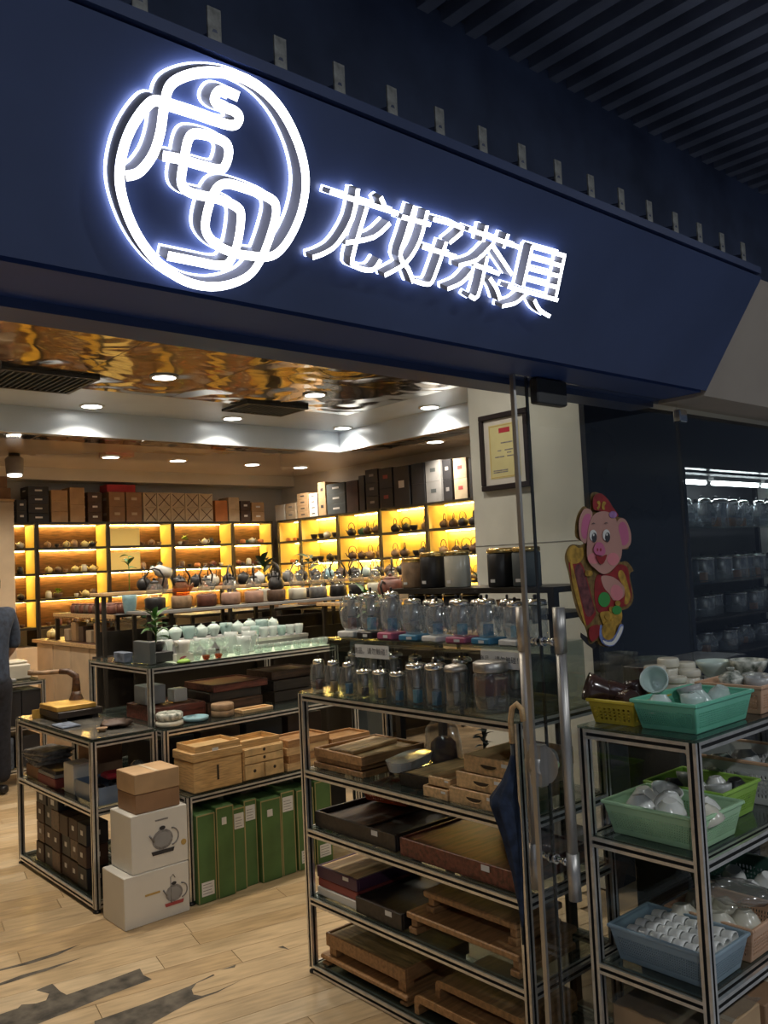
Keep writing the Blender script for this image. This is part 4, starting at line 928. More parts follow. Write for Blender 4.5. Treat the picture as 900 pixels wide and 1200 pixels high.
b = MB().m('plastic_wrap').ball((0, 0, 0), 0.085, 14, 0.85, 1.15, 0.35); rr = random.Random(8); b.v = [(x+rr.uniform(-.006, .006), y+rr.uniform(-.006, .006), z+rr.uniform(-.005, .005)) for x, y, z in b.v]
place([('sheet', b.mesh('sheet'), [])], 'plastic_wrap', 'crumpled clear plastic over the bowls of the lower peach basket', 'plastic wrap', (2.45, 1.29, b3+0.15))
for i, (x, y) in enumerate(((2.62, 1.46), (2.64, 1.36), (2.66, 1.26), (2.72, 1.44), (2.74, 1.33))):
    tumble(place(cup(0.042, 0.055, 'porcelain', 0.6), 'white_cup', f'white cup in the dark green basket, {ORD[i]} from its far corner', 'cup', (x, y, b3+0.11)), 160, 12, i*50)
# under the rack
put_carton('brown cardboard box under the basket rack by the corner post', 2.13, 1.225, 0.068, 0.28, 0.30, 0.24, 'kraft')
put_carton('second brown cardboard box under the basket rack', 2.44, 1.225, 0.068, 0.30, 0.30, 0.22, 'kraft_brown')
b = MB().m('plastic_wrap'); N = 8
for i in range(N+1):
    for j in range(N+1): b.v.append((i/N*0.30, j/N*0.31, 0.006+0.004*math.sin(i*1.9+j*2.3)+0.003*math.cos(j*3.1)))
for i in range(N):
    for j in range(N): k = i*(N+1)+j; b.face((k, k+N+1, k+N+2, k+1), True)
place([('sheet', b.mesh('sheet'), [])], 'plastic_sheet', 'clear plastic sheet lying over the cardboard box under the basket rack', 'plastic sheet', (2.12, 1.22, 0.310))

# ------------------------------------------------------------------ umbrella hooked on the door's inner handle
t = thing('umbrella', 'folded navy umbrella with a curved wooden handle hanging at the glass door', 'umbrella', (1.965, 1.705, 0.52))
b = MB().m('cloth_navy'); seg = 20
prof = [(0.006, 0.0, 0), (0.014, 0.06, 0), (0.028, 0.16, 0.15), (0.045, 0.26, 0.4), (0.062, 0.35, 0.75), (0.058, 0.375, 0.8), (0.036, 0.42, 0.35), (0.020, 0.465, 0.1), (0.008, 0.50, 0)]
for r, z, fl in prof:
    for i in range(seg):
        a = 2*math.pi*i/seg; rr_ = r*(1+0.28*math.cos(a*7)*(0.3+fl))
        b.v.append((rr_*math.cos(a)*0.55-0.045*fl, rr_*math.sin(a)*0.6+0.02*fl, z))
for j in range(len(prof)-1):
    for i in range(seg):
        i2 = (i+1) % seg; b.face((j*seg+i, j*seg+i2, (j+1)*seg+i2, (j+1)*seg+i), True)
b.face(range(seg-1, -1, -1)); obj('canopy', b, t)
obj('shaft', MB().m('mesh_dark').tube([(0, 0, -0.05), (0, 0, 0.53)], [0.003, 0.006], 8), t)
obj('crook_handle', MB().m('wood_light').tube([(0, 0, 0.53), (0, 0, 0.60), (-0.002, -0.01, 0.635), (-0.002, -0.028, 0.648), (-0.002, -0.046, 0.635), (-0.002, -0.05, 0.60)], 0.0085, 10), t)

# ------------------------------------------------------------------ cut-out new-year pig stuck on the glass
PGX, PGZ, PGY = 2.325, 1.535, GY-0.0075
pig = thing('pig_decoration', 'paper cut-out of a smiling pink pig in red stuck on the glass door', 'decoration', (PGX, PGY, PGZ-0.25))
def pz(px, py): p = at(px, py, Y=PGY); return (p.x-PGX, p.z-(PGZ-0.25))
lay = [0]
def cut(name, pts, m, parent=None, sub=4, z=0.0, closed=True):
    """flat printed paper piece from photo outline points; each piece lies a hair in front of the last"""
    lay[0] += 1; off = -0.0004*lay[0]
    P = [pz(*p) for p in pts]
    Q = []
    n = len(P)
    for i in range(n):
        p0, p1, p2, p3 = P[i-1], P[i], P[(i+1) % n], P[(i+2) % n]
        for k in range(sub):
            t_ = k/sub; t2, t3 = t_*t_, t_**3
            Q.append(tuple(0.5*(2*p1[d]+(p2[d]-p0[d])*t_+(2*p0[d]-5*p1[d]+4*p2[d]-p3[d])*t2+(3*p1[d]-p0[d]-3*p2[d]+p3[d])*t3) for d in (0, 1)))
    a = sum(Q[i][0]*Q[(i+1) % len(Q)][1]-Q[(i+1) % len(Q)][0]*Q[i][1] for i in range(len(Q)))
    if a < 0: Q.reverse()
    b = MB().m(m); n = len(Q)
    b.v = [(x, off, z_) for x, z_ in Q]+[(x, off+0.0009, z_) for x, z_ in Q]
    b.face(range(n)); b.face(range(2*n-1, n-1, -1))
    for i in range(n): j = (i+1) % n; b.face((j, i, n+i, n+j))
    return obj(name, b, parent or pig)
Z5 = lambda a, c: (640+a*0.1749, 560+c*0.175)
def zz(*p): return [Z5(*q) for q in p]
def ell(cx, cy, rx, ry, n=10): return [Z5(cx+rx*math.cos(2*math.pi*i/n), cy+ry*math.sin(2*math.pi*i/n)) for i in range(n)]
cut('paper_edge', zz((300, 110), (345, 98), (400, 140), (440, 195), (470, 255), (525, 280), (552, 370), (552, 470), (500, 485), (490, 560), (540, 560), (585, 620), (560, 650), (585, 800), (550, 870), (490, 900), (508, 990), (490, 1050), (430, 1130), (360, 1120), (340, 1090), (290, 1110), (265, 1010), (220, 930), (180, 800), (150, 640), (125, 530), (160, 450), (230, 450), (250, 430), (195, 390), (205, 260), (250, 190), (295, 210)), 'pig_edge')
cut('scroll', zz((150, 570), (200, 560), (250, 600), (320, 860), (330, 920), (270, 990), (235, 930), (180, 740)), 'pig_red')
cut('scroll_text_panel', zz((190, 610), (240, 600), (310, 840), (320, 900), (270, 925), (225, 780)), 'pig_scroll')
cut('gold_ornament', zz((135, 520), (150, 470), (185, 452), (215, 470), (243, 470), (245, 530), (215, 570), (160, 570)), 'pig_gold')
cut('body', zz((340, 650), (420, 640), (480, 580), (540, 600), (555, 680), (570, 790), (540, 850), (480, 870), (400, 900), (340, 890), (320, 760)), 'pig_red')
cut('robe_trim', zz((490, 620), (520, 640), (560, 780), (545, 840), (520, 840), (525, 760), (480, 660)), 'pig_gold')
cut('scroll_border', zz((158, 580), (172, 578), (250, 930), (265, 985), (250, 975), (180, 745)), 'pig_gold')
cut('belly', zz((365, 660), (430, 660), (480, 690), (520, 740), (510, 800), (450, 820), (420, 780), (380, 730)), 'pig_pink')
cut('arm', zz((425, 760), (450, 715), (490, 730), (510, 770), (490, 815), (450, 815)), 'pig_blush')
cut('green_bead', ell(383, 815, 40, 50), 'pig_green')
cut('trousers', zz((355, 905), (420, 890), (480, 860), (500, 900), (495, 960), (440, 1000), (380, 985)), 'pig_gold')
for fx, fy in ((270, 640), (285, 640), (430, 880), (470, 840), (400, 930), (440, 960)): cut('gold_flower', ell(fx, fy, 18, 20, 7), 'pig_gold')
cut('green_leaf', ell(462, 885, 32, 30), 'pig_green')
cut('red_tassel', zz((280, 1000), (340, 985), (350, 1040), (300, 1095), (275, 1060)), 'pig_red')
cut('cloud_foot', zz((350, 985), (380, 1010), (440, 1060), (480, 985), (505, 990), (490, 1050), (440, 1120), (380, 1120), (345, 1070)), 'pig_blue')
cut('cloud_rim', zz((365, 1085), (400, 1098), (440, 1085), (485, 1000), (500, 1000), (485, 1050), (440, 1115), (385, 1115)), 'pig_white')
cut('gold_foot', zz((360, 1000), (400, 960), (450, 980), (440, 1060), (400, 1085), (365, 1060)), 'pig_gold')
cut('ear', zz((210, 400), (205, 290), (240, 210), (290, 225), (290, 300), (262, 400), (245, 440)), 'pig_pink'); cut('ear_inside', zz((220, 380), (225, 290), (250, 245), (280, 250), (270, 330), (248, 410)), 'pig_ear')
cut('ear', zz((450, 320), (480, 272), (520, 290), (550, 370), (545, 450), (490, 478), (465, 420)), 'pig_pink'); cut('ear_inside', zz((468, 325), (495, 295), (525, 330), (535, 420), (500, 455), (478, 410)), 'pig_ear')
cut('hat', zz((300, 210), (300, 130), (345, 105), (395, 145), (430, 200), (465, 255), (420, 260), (350, 225)), 'pig_red')
cut('head', zz((265, 330), (300, 250), (370, 225), (440, 260), (465, 350), (488, 450), (480, 540), (430, 610), (370, 645), (310, 610), (260, 550), (255, 440)), 'pig_pink')
cut('cheek', ell(300, 540, 42, 36), 'pig_blush'); cut('cheek', ell(428, 545, 40, 42), 'pig_blush')
for dx in (0, 1): cut('hat_scroll', zz(*[((318, 165), (335, 155), (342, 180), (330, 215), (318, 205), (330, 185)), ((362, 160), (380, 170), (368, 190), (372, 215), (352, 210), (350, 180))][dx]), 'pig_gold')
cut('flower', ell(425, 248, 26, 24, 8), 'pig_violet')
for cx, cy in ((295, 395), (382, 393)):
    cut('eye_white', ell(cx-4, cy-8, 24, 38), 'pig_white'); cut('pupil', ell(cx+3, cy+6, 17, 32), 'ink'); cut('eye_glint', ell(cx-2, cy-12, 5, 9, 8), 'pig_white')
for p in (((280, 310), (290, 302), (302, 312), (291, 308)), ((362, 308), (374, 300), (388, 308), (374, 306))): cut('eyebrow', zz(*p), 'ink')
cut('mouth', zz((305, 520), (340, 530), (378, 515), (360, 565), (340, 580), (320, 560)), 'pig_red')
cut('snout', zz((290, 470), (310, 435), (345, 440), (368, 490), (350, 520), (310, 515), (292, 495)), 'pig_ear')
for cx in (313, 334): cut('nostril', ell(cx, 483, 5, 11, 8), 'pig_red')
t = thing('sticker_smudge', 'dark adhesive strip below the pig cut-out on the glass', 'strip', (2.235, GY-0.006, 1.325))
obj('strip', MB().m('clay_black').prism([(-0.05, 0.02), (-0.048, 0.034), (-0.01, 0.014), (0.022, -0.004), (0.028, -0.016), (0.012, -0.022), (-0.02, -0.004)], 0, 0.0012).xf(Matrix.Rotation(R(90), 4, 'X')), t)

# ------------------------------------------------------------------ framed certificate on the pillar
cf = thing('certificate_frame', 'framed certificate with a red heading hanging on the white pillar', 'picture frame', (3.498, 2.80, 1.96))
W, H = 0.335, 0.41
b = MB().m('frame_black').box(-0.022, 0, 0, W, 0, 0.028, 0.003).box(-0.022, 0, 0, W, H-0.028, H, 0.003).box(-0.022, 0, 0, 0.028, 0.028, H-0.028, 0.003).box(-0.022, 0, W-0.028, W, 0.028, H-0.028, 0.003); obj('frame', b, cf)
mt_ = obj('mat_board', MB().m('paper_mat').box(-0.008, -0.002, 0.028, W-0.028, 0.028, H-0.028), cf)
sh = obj('paper_sheet', MB().m('paper_yellow').box(-0.0095, -0.0085, 0.062, W-0.062, 0.06, H-0.06), cf)
obj('red_heading', MB().m('carton_red').box(-0.0105, -0.0096, 0.125, 0.20, H-0.108, H-0.082), sh)
for k, (y0, y1, z0) in enumerate(((0.11, 0.19, 0.245), (0.19, 0.215, 0.205), (0.11, 0.165, 0.205), (0.12, 0.15, 0.19), (0.17, 0.235, 0.172), (0.09, 0.15, 0.172), (0.15, 0.25, 0.10), (0.15, 0.25, 0.09))):
    obj('text_line', MB().m('ink_grey').box(-0.0104, -0.0096, y0, y1, z0, z0+0.006), sh)
obj('border_line', MB().m('ink_gold').box(-0.0104, -0.0096, 0.068, W-0.068, 0.066, 0.069).box(-0.0104, -0.0096, 0.068, W-0.068, H-0.069, H-0.066).box(-0.0104, -0.0096, 0.068, 0.071, 0.069, H-0.069).box(-0.0104, -0.0096, W-0.071, W-0.068, 0.069, H-0.069), sh)

# ------------------------------------------------------------------ lit glass-teapot showcase beyond the pillar
sc_ = thing('showcase', 'dark showcase of glass teapots lit by tube lamps beyond the pillar', 'showcase', (4.52, 2.60, 0))
SL = 1.95; levels = (0.42, 0.70, 0.95, 1.175, 1.395, 1.728)
for x in (0, SL-0.03): obj('side_post', MB().m('aluminium').box(x, x+0.03, 0, 0.03, 0, 2.05), sc_); obj('side_post', MB().m('shelf_black').box(x, x+0.03, 0.42, 0.45, 0, 2.05), sc_)
obj('top_board', MB().m('shelf_black').box(0, SL, 0, 0.45, 2.05, 2.08), sc_)
for z in levels:
    obj('shelf_board', MB().m('shelf_black' if z < 1.3 else 'shelf_glass').box(0.03, SL-0.03, 0.0, 0.45, z-0.012, z), sc_)
for i, (x0, x1, y) in enumerate(((4.53, 5.13, 2.72), (5.20, 5.85, 2.72), (5.9, 6.4, 2.72))):
    t = thing('tube_lamp', f'glowing white tube lamp in the glass-teapot showcase, {ORD[i]} from the pillar', 'lamp', (x0, y, 2.05))
    obj('batten', MB().m('plastic_white').box(0, x1-x0, -0.02, 0.02, -0.025, -0.0005), t)
    obj('tube', MB().m('tube_cool').tube([(0.015, 0, -0.04), (x1-x0-0.015, 0, -0.04)], 0.013, 10), t)
rr = random.Random(11)
for li, z in enumerate(levels[2:]):
    n = 9
    for i in range(n):
        tall = li in (1, 2) or i % 4 == 3
        r, h = (0.085, 0.20) if li == 3 else (0.075, 0.17)
        if li in (0, 1): h = 0.15
        place(glass_pot(r, h, 'pot_glass_bright', None, 'chrome', tall, 'carton_orange' if rr.random() < 0.35 else None), 'showcase_pot', f'glass pot in the lit showcase, {ORD[i]} from the pillar on its {("fourth", "third", "second", "top")[li]} shelf', 'glass pot', (4.65+i*0.195, 2.73+rr.uniform(-.03, .06), z+0.0005), rr.uniform(-.25, .25), 'glass pots in the showcase')  # orange inner cards stand in for orange glimmers in the glass

# ------------------------------------------------------------------ left rack with boxes (metal frame, dark mottled top)
LX0, LX1, LY0, LY1, LH = 1.67, 2.015, 4.10, 5.17, 0.812
rack('side_rack', 'low aluminium rack with a dark mottled top at the end of the tea tables', LX0, LX1, LY0, LY1, LH, (0.05, 0.48), shelf='shelf_glass')
t = place([('slab', MB().m('reflection_mottle').box(0, 0.325, 0, 1.05, 0, 0.008, 0.002).mesh('slab'), [])], 'mottled_top', 'dark glass top with reflections painted as mottling on the low rack', 'slab', (LX0+0.008, LY0+0.01, LH+0.0005))
lz = LH+0.009
t = thing('gold_tray', 'gold-topped low black stand on the dark mottled top', 'tray', (1.74, 4.70, lz))
obj('stand', MB().m('wood_black').box(0, 0.25, 0.0, 0.30, 0.02, 0.055, 0.003).box(0.02, 0.05, 0.02, 0.28, 0, 0.02).box(0.20, 0.23, 0.02, 0.28, 0, 0.02), t)
obj('gold_board', MB().m('gold_board').box(0.0, 0.22, 0.02, 0.28, 0.0555, 0.082, 0.003), t)
t = thing('dark_cloth', 'crumpled dark brown cloth on the dark mottled top', 'cloth', (1.90, 4.33, lz))
b = MB().m('carton_cocoa').ball((0, 0, 0.018), 0.09, 14, 0.9, 1.0, 0.2); rr = random.Random(2); b.v = [(x+rr.uniform(-.012, .012), y+rr.uniform(-.012, .012), max(0.0, z+rr.uniform(-.006, .01))) for x, y, z in b.v]; obj('cloth', b, t)
place(cup(0.028, 0.02, 'clay_tan', 0.5), 'small_dish', 'tiny tan dish on the dark mottled top', 'dish', (1.79, 4.25, lz))
place([('cloth', MB().m('cushion').box(0, 0.10, 0, 0.16, 0, 0.01, 0.004).mesh('cloth'), [])], 'folded_cloth', 'blue folded cloth beside the gold-topped stand', 'cloth', (1.685, 4.50, lz))
t = thing('price_card', 'small white price card by the corner of the dark mottled top', 'card', (1.70, 4.98, lz)); obj('card', MB().m('gold_board').box(0, 0.06, 0, 0.008, 0, 0.05), t)
# wooden water spout behind (a curved carved arm)
t = thing('carved_spout', 'carved wooden spout curving over the dark mottled top', 'carving', (1.93, 4.93, lz))
obj('root_foot', MB().m('wood_dark').lathe([(0.06, 0), (0.055, 0.05), (0.03, 0.11), (0.025, 0.13)], 12), t)
obj('trunk', MB().m('wood_dark').tube([(0, 0, 0.12), (0.004, 0.005, 0.17), (0, 0.0, 0.215), (-0.03, 0.03, 0.242), (-0.07, 0.06, 0.245)], [0.026, 0.022, 0.02, 0.018, 0.016], 10), t)
obj('arm', MB().m('clay_tan').tube([(-0.07, 0.06, 0.245), (-0.15, 0.11, 0.243), (-0.20, 0.15, 0.245)], [0.014, 0.012, 0.015], 10), t)
obj('tip', MB().m('clay_tan').tube([(-0.20, 0.15, 0.235), (-0.20, 0.15, 0.262)], 0.017, 10), t)
# middle shelf of the side rack
mz = 0.487
def cushion_pile(label, x, y, z, n, m):
    for i in range(n):
        b = MB().m(m).box(-0.10, 0.10, -0.12, 0.12, 0, 0.026, 0.012); place([('fabric', b.mesh('fabric'), [])], 'folded_cloth', f'{label}, {ORD[i]} from below', 'cloth', (x, y, z+i*0.0265), R(10*i-8), label)
put_carton('dark red flat box at the bottom of the pile in the side rack', 1.70, 4.66, mz, 0.18, 0.26, 0.05, 'carton_darkred')
put_carton('flat grey box on the dark red one in the side rack', 1.70, 4.67, mz+0.0505, 0.17, 0.24, 0.02, 'carton_grey')
put_carton('flat black box on the pile in the side rack', 1.705, 4.66, mz+0.072, 0.17, 0.22, 0.018, 'carton_black')
put_carton('flat tan box behind the dark red one in the side rack', 1.71, 4.93, mz, 0.2, 0.20, 0.07, 'kraft_brown')
cushion_pile('folded grey cloth at the far end of the side rack', 1.80, 5.03, mz+0.0715, 3, 'cloth_grey')
put_carton('upright white box in the middle of the side rack', 1.72, 4.46, mz, 0.13, 0.13, 0.15, 'carton_white', None, None)
t = thing('clear_bin', 'clear blue plastic bin of dark ware at the near end of the side rack', 'bin', (1.72, 4.14, mz))
obj('bin_wall', MB().m('blue_plastic_clear').box(0, 0.004, 0, 0.30, 0.004, 0.085).box(0.256, 0.26, 0, 0.30, 0.004, 0.085).box(0.004, 0.256, 0, 0.004, 0.004, 0.085).box(0.004, 0.256, 0.296, 0.30, 0.004, 0.085), t)
obj('bin_floor', MB().m('blue_plastic_clear').box(0, 0.26, 0, 0.30, 0, 0.004), t)
for i in range(4): place(teapot_small(0.04, 0.08, 'clay_black', 'clay_black', 'clay_black', 'side'), 'dark_teapot', f'small black teapot in the clear blue bin, {ORD[i]} from the near end', 'teapot', (1.80+0.10*(i % 2), 4.205+0.055*i, mz+0.0045), (1.57, -1.57)[i % 2], None, 0.75)
t = thing('red_parcel', 'red fabric parcel with a silver wrapper lying over the clear blue bin', 'parcel', (1.90, 4.28, mz+0.088))
obj('parcel', MB().m('carton_red').box(-0.09, 0.04, -0.04, 0.06, 0, 0.03, 0.01), t); obj('wrapper', MB().m('plastic_wrap').ball((0.085, -0.01, 0.03), 0.04, 10), t)
put_carton('brown carton behind the clear blue bin in the side rack', 1.83, 4.465, mz, 0.16, 0.20, 0.26, 'kraft_brown')
# bottom shelf of the side rack: two dozen small dark gift boxes
gz = 0.057
rr = random.Random(21); n = 0
for r_ in range(3):
    for c_ in range(6):
        n += 1
        m_ = ('carton_cocoa', 'carton_black', 'wood_dark', 'carton_cocoa')[(r_*2+c_) % 4]
        put_carton(f'small dark gift box, {ORD[c_]} from the far end, {("lowest", "middle", "upper")[r_]} row in the side rack', 1.70+rr.uniform(0, .012), 4.86-c_*0.118, gz+r_*0.106, 0.115, 0.112, 0.104, m_, None, 'label_white' if rr.random() < 0.75 else None, 0, 'small dark gift boxes in the side rack', 'gift_box', labw=0.25, labh=0.22, labz=0.55)
for i in range(2): put_carton(f'small dark gift box on the bottom shelf, {("far", "near")[i]} one of the two topmost', 1.70, 4.80-i*0.17, gz+0.319, 0.10, 0.15, 0.07, 'carton_black', None, 'label_white', 0, None, 'gift_box', labw=0.3, labh=0.4, labz=0.5)
put_carton('orange-brown carton, lower of two behind the white kettle boxes', 1.86, 4.135, gz, 0.13, 0.20, 0.17, 'carton_orange')
put_carton('orange-brown carton, upper of two behind the white kettle boxes', 1.86, 4.135, gz+0.172, 0.13, 0.20, 0.16, 'kraft_brown')
# white kettle boxes stacked in front of it
def kettle_print(t, x, y, z, s, glass_=True, tall=False):
    """printed picture of a kettle on its stove, flat ink on the box front"""
    def flat(name, pts, m, k):
        b = MB().m(m); b.v = [(x+px*s, y-0.0004*k, z+pz_*s) for px, pz_ in pts]; b.face(range(len(pts))); return b
    el = lambda cx, cy, rx, ry, n=16: [(cx+rx*math.cos(2*math.pi*i/n), cy+ry*math.sin(2*math.pi*i/n)) for i in range(n)]
    p = obj('kettle_picture', flat('a', el(0, 0.42, 0.34, 0.30), 'ink_grey', 1), t)
    obj('picture_base', flat('b', [(-0.34, 0.0), (0.34, 0.0), (0.38, 0.12), (-0.38, 0.12)], 'ink' if not tall else 'ink_red', 2), p)
    obj('picture_lid', flat('c', el(0, 0.76, 0.10, 0.06), 'ink', 2), p)
    obj('picture_water', flat('d', el(0, 0.42, 0.27, 0.22), 'carton_grey', 2), p)
    hd = MB().m('ink_grey').tube([(x+(0.3+0.22*math.sin(a))*s, y-0.0006, z+(0.45+0.25*math.cos(a))*s) for a in [math.pi*i/10 for i in range(11)]], s*0.022, 5); obj('picture_handle', hd, p)
    sp = MB().m('ink_grey').tube([(x-0.28*s, y-0.0006, z+0.4*s), (x-0.42*s, y-0.0006, z+0.62*s)], s*0.03, 5); obj('picture_spout', sp, p)
    if tall: obj('picture_arm', MB().m('ink_grey').tube([(x-0.12*s, y-0.0006, z+0.1*s), (x-0.12*s, y-0.0006, z+1.0*s), (x-0.02*s, y-0.0006, z+1.08*s), (x+0.05*s, y-0.0006, z+0.95*s)], s*0.015, 5), p)
t = put_carton('lower white kettle box standing on the floor, pictured kettle on its front', 1.682, 3.80, 0.0, 0.325, 0.235, 0.232, 'carton_white', name='kettle_box')
kettle_print(t, 0.245, -0.0012, 0.05, 0.13, tall=True)
obj('brand_line', MB().m('ink_gold').box(0.10, 0.175, -0.0012, -0.0003, 0.125, 0.134), t)
t = put_carton('upper white kettle box with a gold seal, under the brown carton', 1.725, 3.805, 0.2335, 0.285, 0.225, 0.262, 'carton_white', name='kettle_box')
kettle_print(t, 0.155, -0.0012, 0.062, 0.155)
obj('brand_line', MB().m('ink_grey').box(0.12, 0.185, -0.0012, -0.0003, 0.215, 0.222), t)
obj('gold_seal', MB().m('ink_gold').tube([(0.262, -0.0003, 0.09), (0.262, -0.0012, 0.09)], 0.014, 14), t)
t = put_carton('brown carton, lower of two on the white kettle boxes', 1.755, 3.815, 0.4965, 0.225, 0.19, 0.088, 'kraft_brown')
t = put_carton('brown carton with a torn top on the very top of the kettle boxes', 1.752, 3.812, 0.586, 0.228, 0.195, 0.092, 'kraft')

# ------------------------------------------------------------------ low bench with bamboo chests, green boxes beneath
rack('bench_rack', 'low aluminium bench of bamboo chests over a row of green boxes', 2.03, 3.25, 3.84, 4.052, 0.517, ())
gb = [(2.062, 0.102, 0.425, 'label_low', 3.815), (2.168, 0.100, 0.440, 'label_small', 3.812), (2.272, 0.072, 0.41, 'label_top', 3.83), (2.348, 0.075, 0.43, 'label_top', 3.845), (2.432, 0.125, 0.415, 'label_small', 3.822), (2.562, 0.085, 0.43, 'label_top', 3.828), (2.66, 0.11, 0.42, 'label_low', 3.825), (2.78, 0.11, 0.44, 'label_low', 3.825)]
for i, (x, w_, h, lb, y) in enumerate(gb):
    t = thing('green_box', f'tall green box standing under the low bench, {ORD[i]} from the kettle boxes', 'box', (x, y, 0), R(random.uniform(-1, 1)), 'tall green boxes under the bench')
    obj('body', MB().m('carton_green').box(0.0, w_, 0, 0.20, 0, h, 0.004), t)
    e = MB().m('carton_edge')
    for xx in (0.001, w_-0.006): e.box(xx, xx+0.005, -0.0012, -0.0002, 0.004, h-0.004)
    e.box(0.006, w_-0.006, -0.0012, -0.0002, h-0.010, h-0.004); obj('edge_tape', e, t)
    z0, z1, x0, x1 = {'label_low': (0.035, 0.10, 0.18, 0.85), 'label_small': (h-0.09, h-0.055, 0.32, 0.58), 'label_top': (h-0.105, h-0.03, 0.12, 0.88)}[lb]
    s_ = obj('sticker', MB().m('label_white').box(w_*x0, w_*x1, -0.0018, -0.0006, z0, z1), t)
    if lb != 'label_small':
        for k in range(4): obj('text_line', MB().m('ink_grey').box(w_*x0+0.006, w_*x1-0.01-0.006*(k % 2), -0.0022, -0.0019, z0+0.010+k*0.014, z0+0.013+k*0.014), s_)
cz = 0.518
t = thing('bamboo_chest', 'large bamboo chest with a slot in its front and a tray lid', 'chest', (2.075, 3.85, cz))
obj('body', MB().m('bamboo').box(0, 0.275, 0, 0.20, 0, 0.148, 0.003), t)
obj('upper_tray', MB().m('bamboo').box(-0.004, 0.279, -0.004, 0.204, 0.150, 0.192, 0.003), t)
ld = obj('lid_tray', MB().m('bamboo').box(0.015, 0.27, 0.004, 0.012, 0.1925, 0.222).box(0.015, 0.27, 0.186, 0.194, 0.1925, 0.222).box(0.015, 0.023, 0.012, 0.186, 0.1925, 0.222).box(0.262, 0.27, 0.012, 0.186, 0.1925, 0.222), t)
obj('lid_board', MB().m('bamboo_top').box(0.023, 0.262, 0.012, 0.186, 0.1925, 0.205), t)
obj('front_slot', MB().m('slot_dark').box(0.130, 0.142, -0.0012, -0.0002, 0.045, 0.118), t)
obj('price_tag', MB().m('label_white').box(0.105, 0.14, -0.0052, -0.0042, 0.19, 0.205), t)
t = thing('drawer_chest', 'bamboo drawer chest with round finger holes and a tray on top', 'chest', (2.362, 3.85, cz))
obj('body', MB().m('bamboo').box(0, 0.25, 0.008, 0.20, 0, 0.165, 0.003), t)
for x0, x1, z0, z1, hx in ((0.006, 0.122, 0.006, 0.078, 0.064), (0.128, 0.244, 0.006, 0.078, 0.186), (0.006, 0.244, 0.084, 0.120, 0.125), (0.006, 0.244, 0.124, 0.160, 0.125)):
    d = obj('drawer', MB().m('bamboo_top').box(x0, x1, 0.0, 0.0078, z0, z1, 0.002), t)
    obj('finger_hole', MB().m('slot_dark').tube([(hx, -0.0002, (z0+z1)/2+0.004), (hx, -0.0012, (z0+z1)/2+0.004)], 0.0085, 12), d)
obj('tray', MB().m('bamboo').box(0.005, 0.235, 0.02, 0.028, 0.1655, 0.20).box(0.005, 0.235, 0.182, 0.19, 0.1655, 0.20).box(0.005, 0.013, 0.028, 0.182, 0.1655, 0.20).box(0.227, 0.235, 0.028, 0.182, 0.1655, 0.20), t)
obj('tray_floor', MB().m('bamboo_top').box(0.013, 0.227, 0.028, 0.182, 0.1655, 0.172), t)
for i in range(4): put_tray(f'flat wooden tray stacked beside the bamboo drawers, {ORD[i]} from below', 2.63+0.008*(i % 2), 3.852, cz+i*0.0405, 0.28, 0.19, 0.04, ('wood_light', 'wood_mid')[i % 2])
for i in range(3): put_tray(f'flat wooden tray behind the near rack post on the bench, {ORD[i]} from below', 2.93, 3.852, cz+i*0.0405, 0.28, 0.19, 0.04, ('wood_mid', 'wood_light')[i % 2])

# ------------------------------------------------------------------ tea table behind: lower rack and glass-topped upper rack
rack('table_rack', 'long aluminium rack of dishes and trays carrying the glassware table', 2.03, 3.30, 4.062, 5.02, 0.812, (0.05, 0.51))
tz2 = 0.8125
for i in range(4):
    put_carton(f'dark carton inside the long rack behind the bamboo chests, {ORD[i]} from the left', 2.08+i*0.29, 4.30, 0.517, 0.25, 0.3, 0.2, ('carton_black', 'carton_cocoa')[i % 2])
for i in range(5): put_carton(f'plain carton on the bottom of the long rack, {ORD[i]} from the left', 2.07+i*0.24, 4.15, 0.0575, 0.22, 0.35, 0.3, ('carton_black', 'carton_slate')[i % 2])
@cached
def dish(r, h, m): return MB().m(m).lathe([(r*0.7, 0), (r*0.95, h*0.3), (r, h), (r*0.93, h), (r*0.85, h*0.45), (0.001, h*0.35)], 22, close=False).mesh('dish')
place([('foot_dish', MB().m('porcelain_warm').lathe([(0.06, 0), (0.072, 0.008), (0.07, 0.026), (0.055, 0.03)], 20).mesh('foot_dish'), []), ('bowl', MB().m('glaze_speck').lathe([(0.055, 0.0305), (0.068, 0.038), (0.07, 0.062), (0.062, 0.07), (0.05, 0.066)], 20).mesh('bowl'), [])], 'ash_bowl', 'speckled white ceramic bowl with a rounded rim on the rack edge', 'bowl', (2.105, 4.14, tz2))
place([('plate', dish(0.068, 0.024, 'glaze_blue'), []), ('foot', MB().m('glaze_blue').lathe([(0.045, -0.0), (0.05, 0.001)], 18).mesh('foot'), [])], 'blue_dish', 'pale blue glazed dish beside the speckled bowl', 'dish', (2.262, 4.15, tz2))
for i in range(2): place([('box', MB().m('clay_tan').lathe([(0.058, 0), (0.062, 0.004), (0.062, 0.03), (0.058, 0.034)], 20).mesh('box'), [])], 'round_box', f'tan round box on the rack, {("lower", "upper")[i]} of two stacked', 'box', (2.43, 4.16, tz2+i*0.0345))
put_tray('flat tan wooden tray beside the tan round boxes', 2.52, 4.10, tz2, 0.20, 0.09, 0.02, 'wood_light')
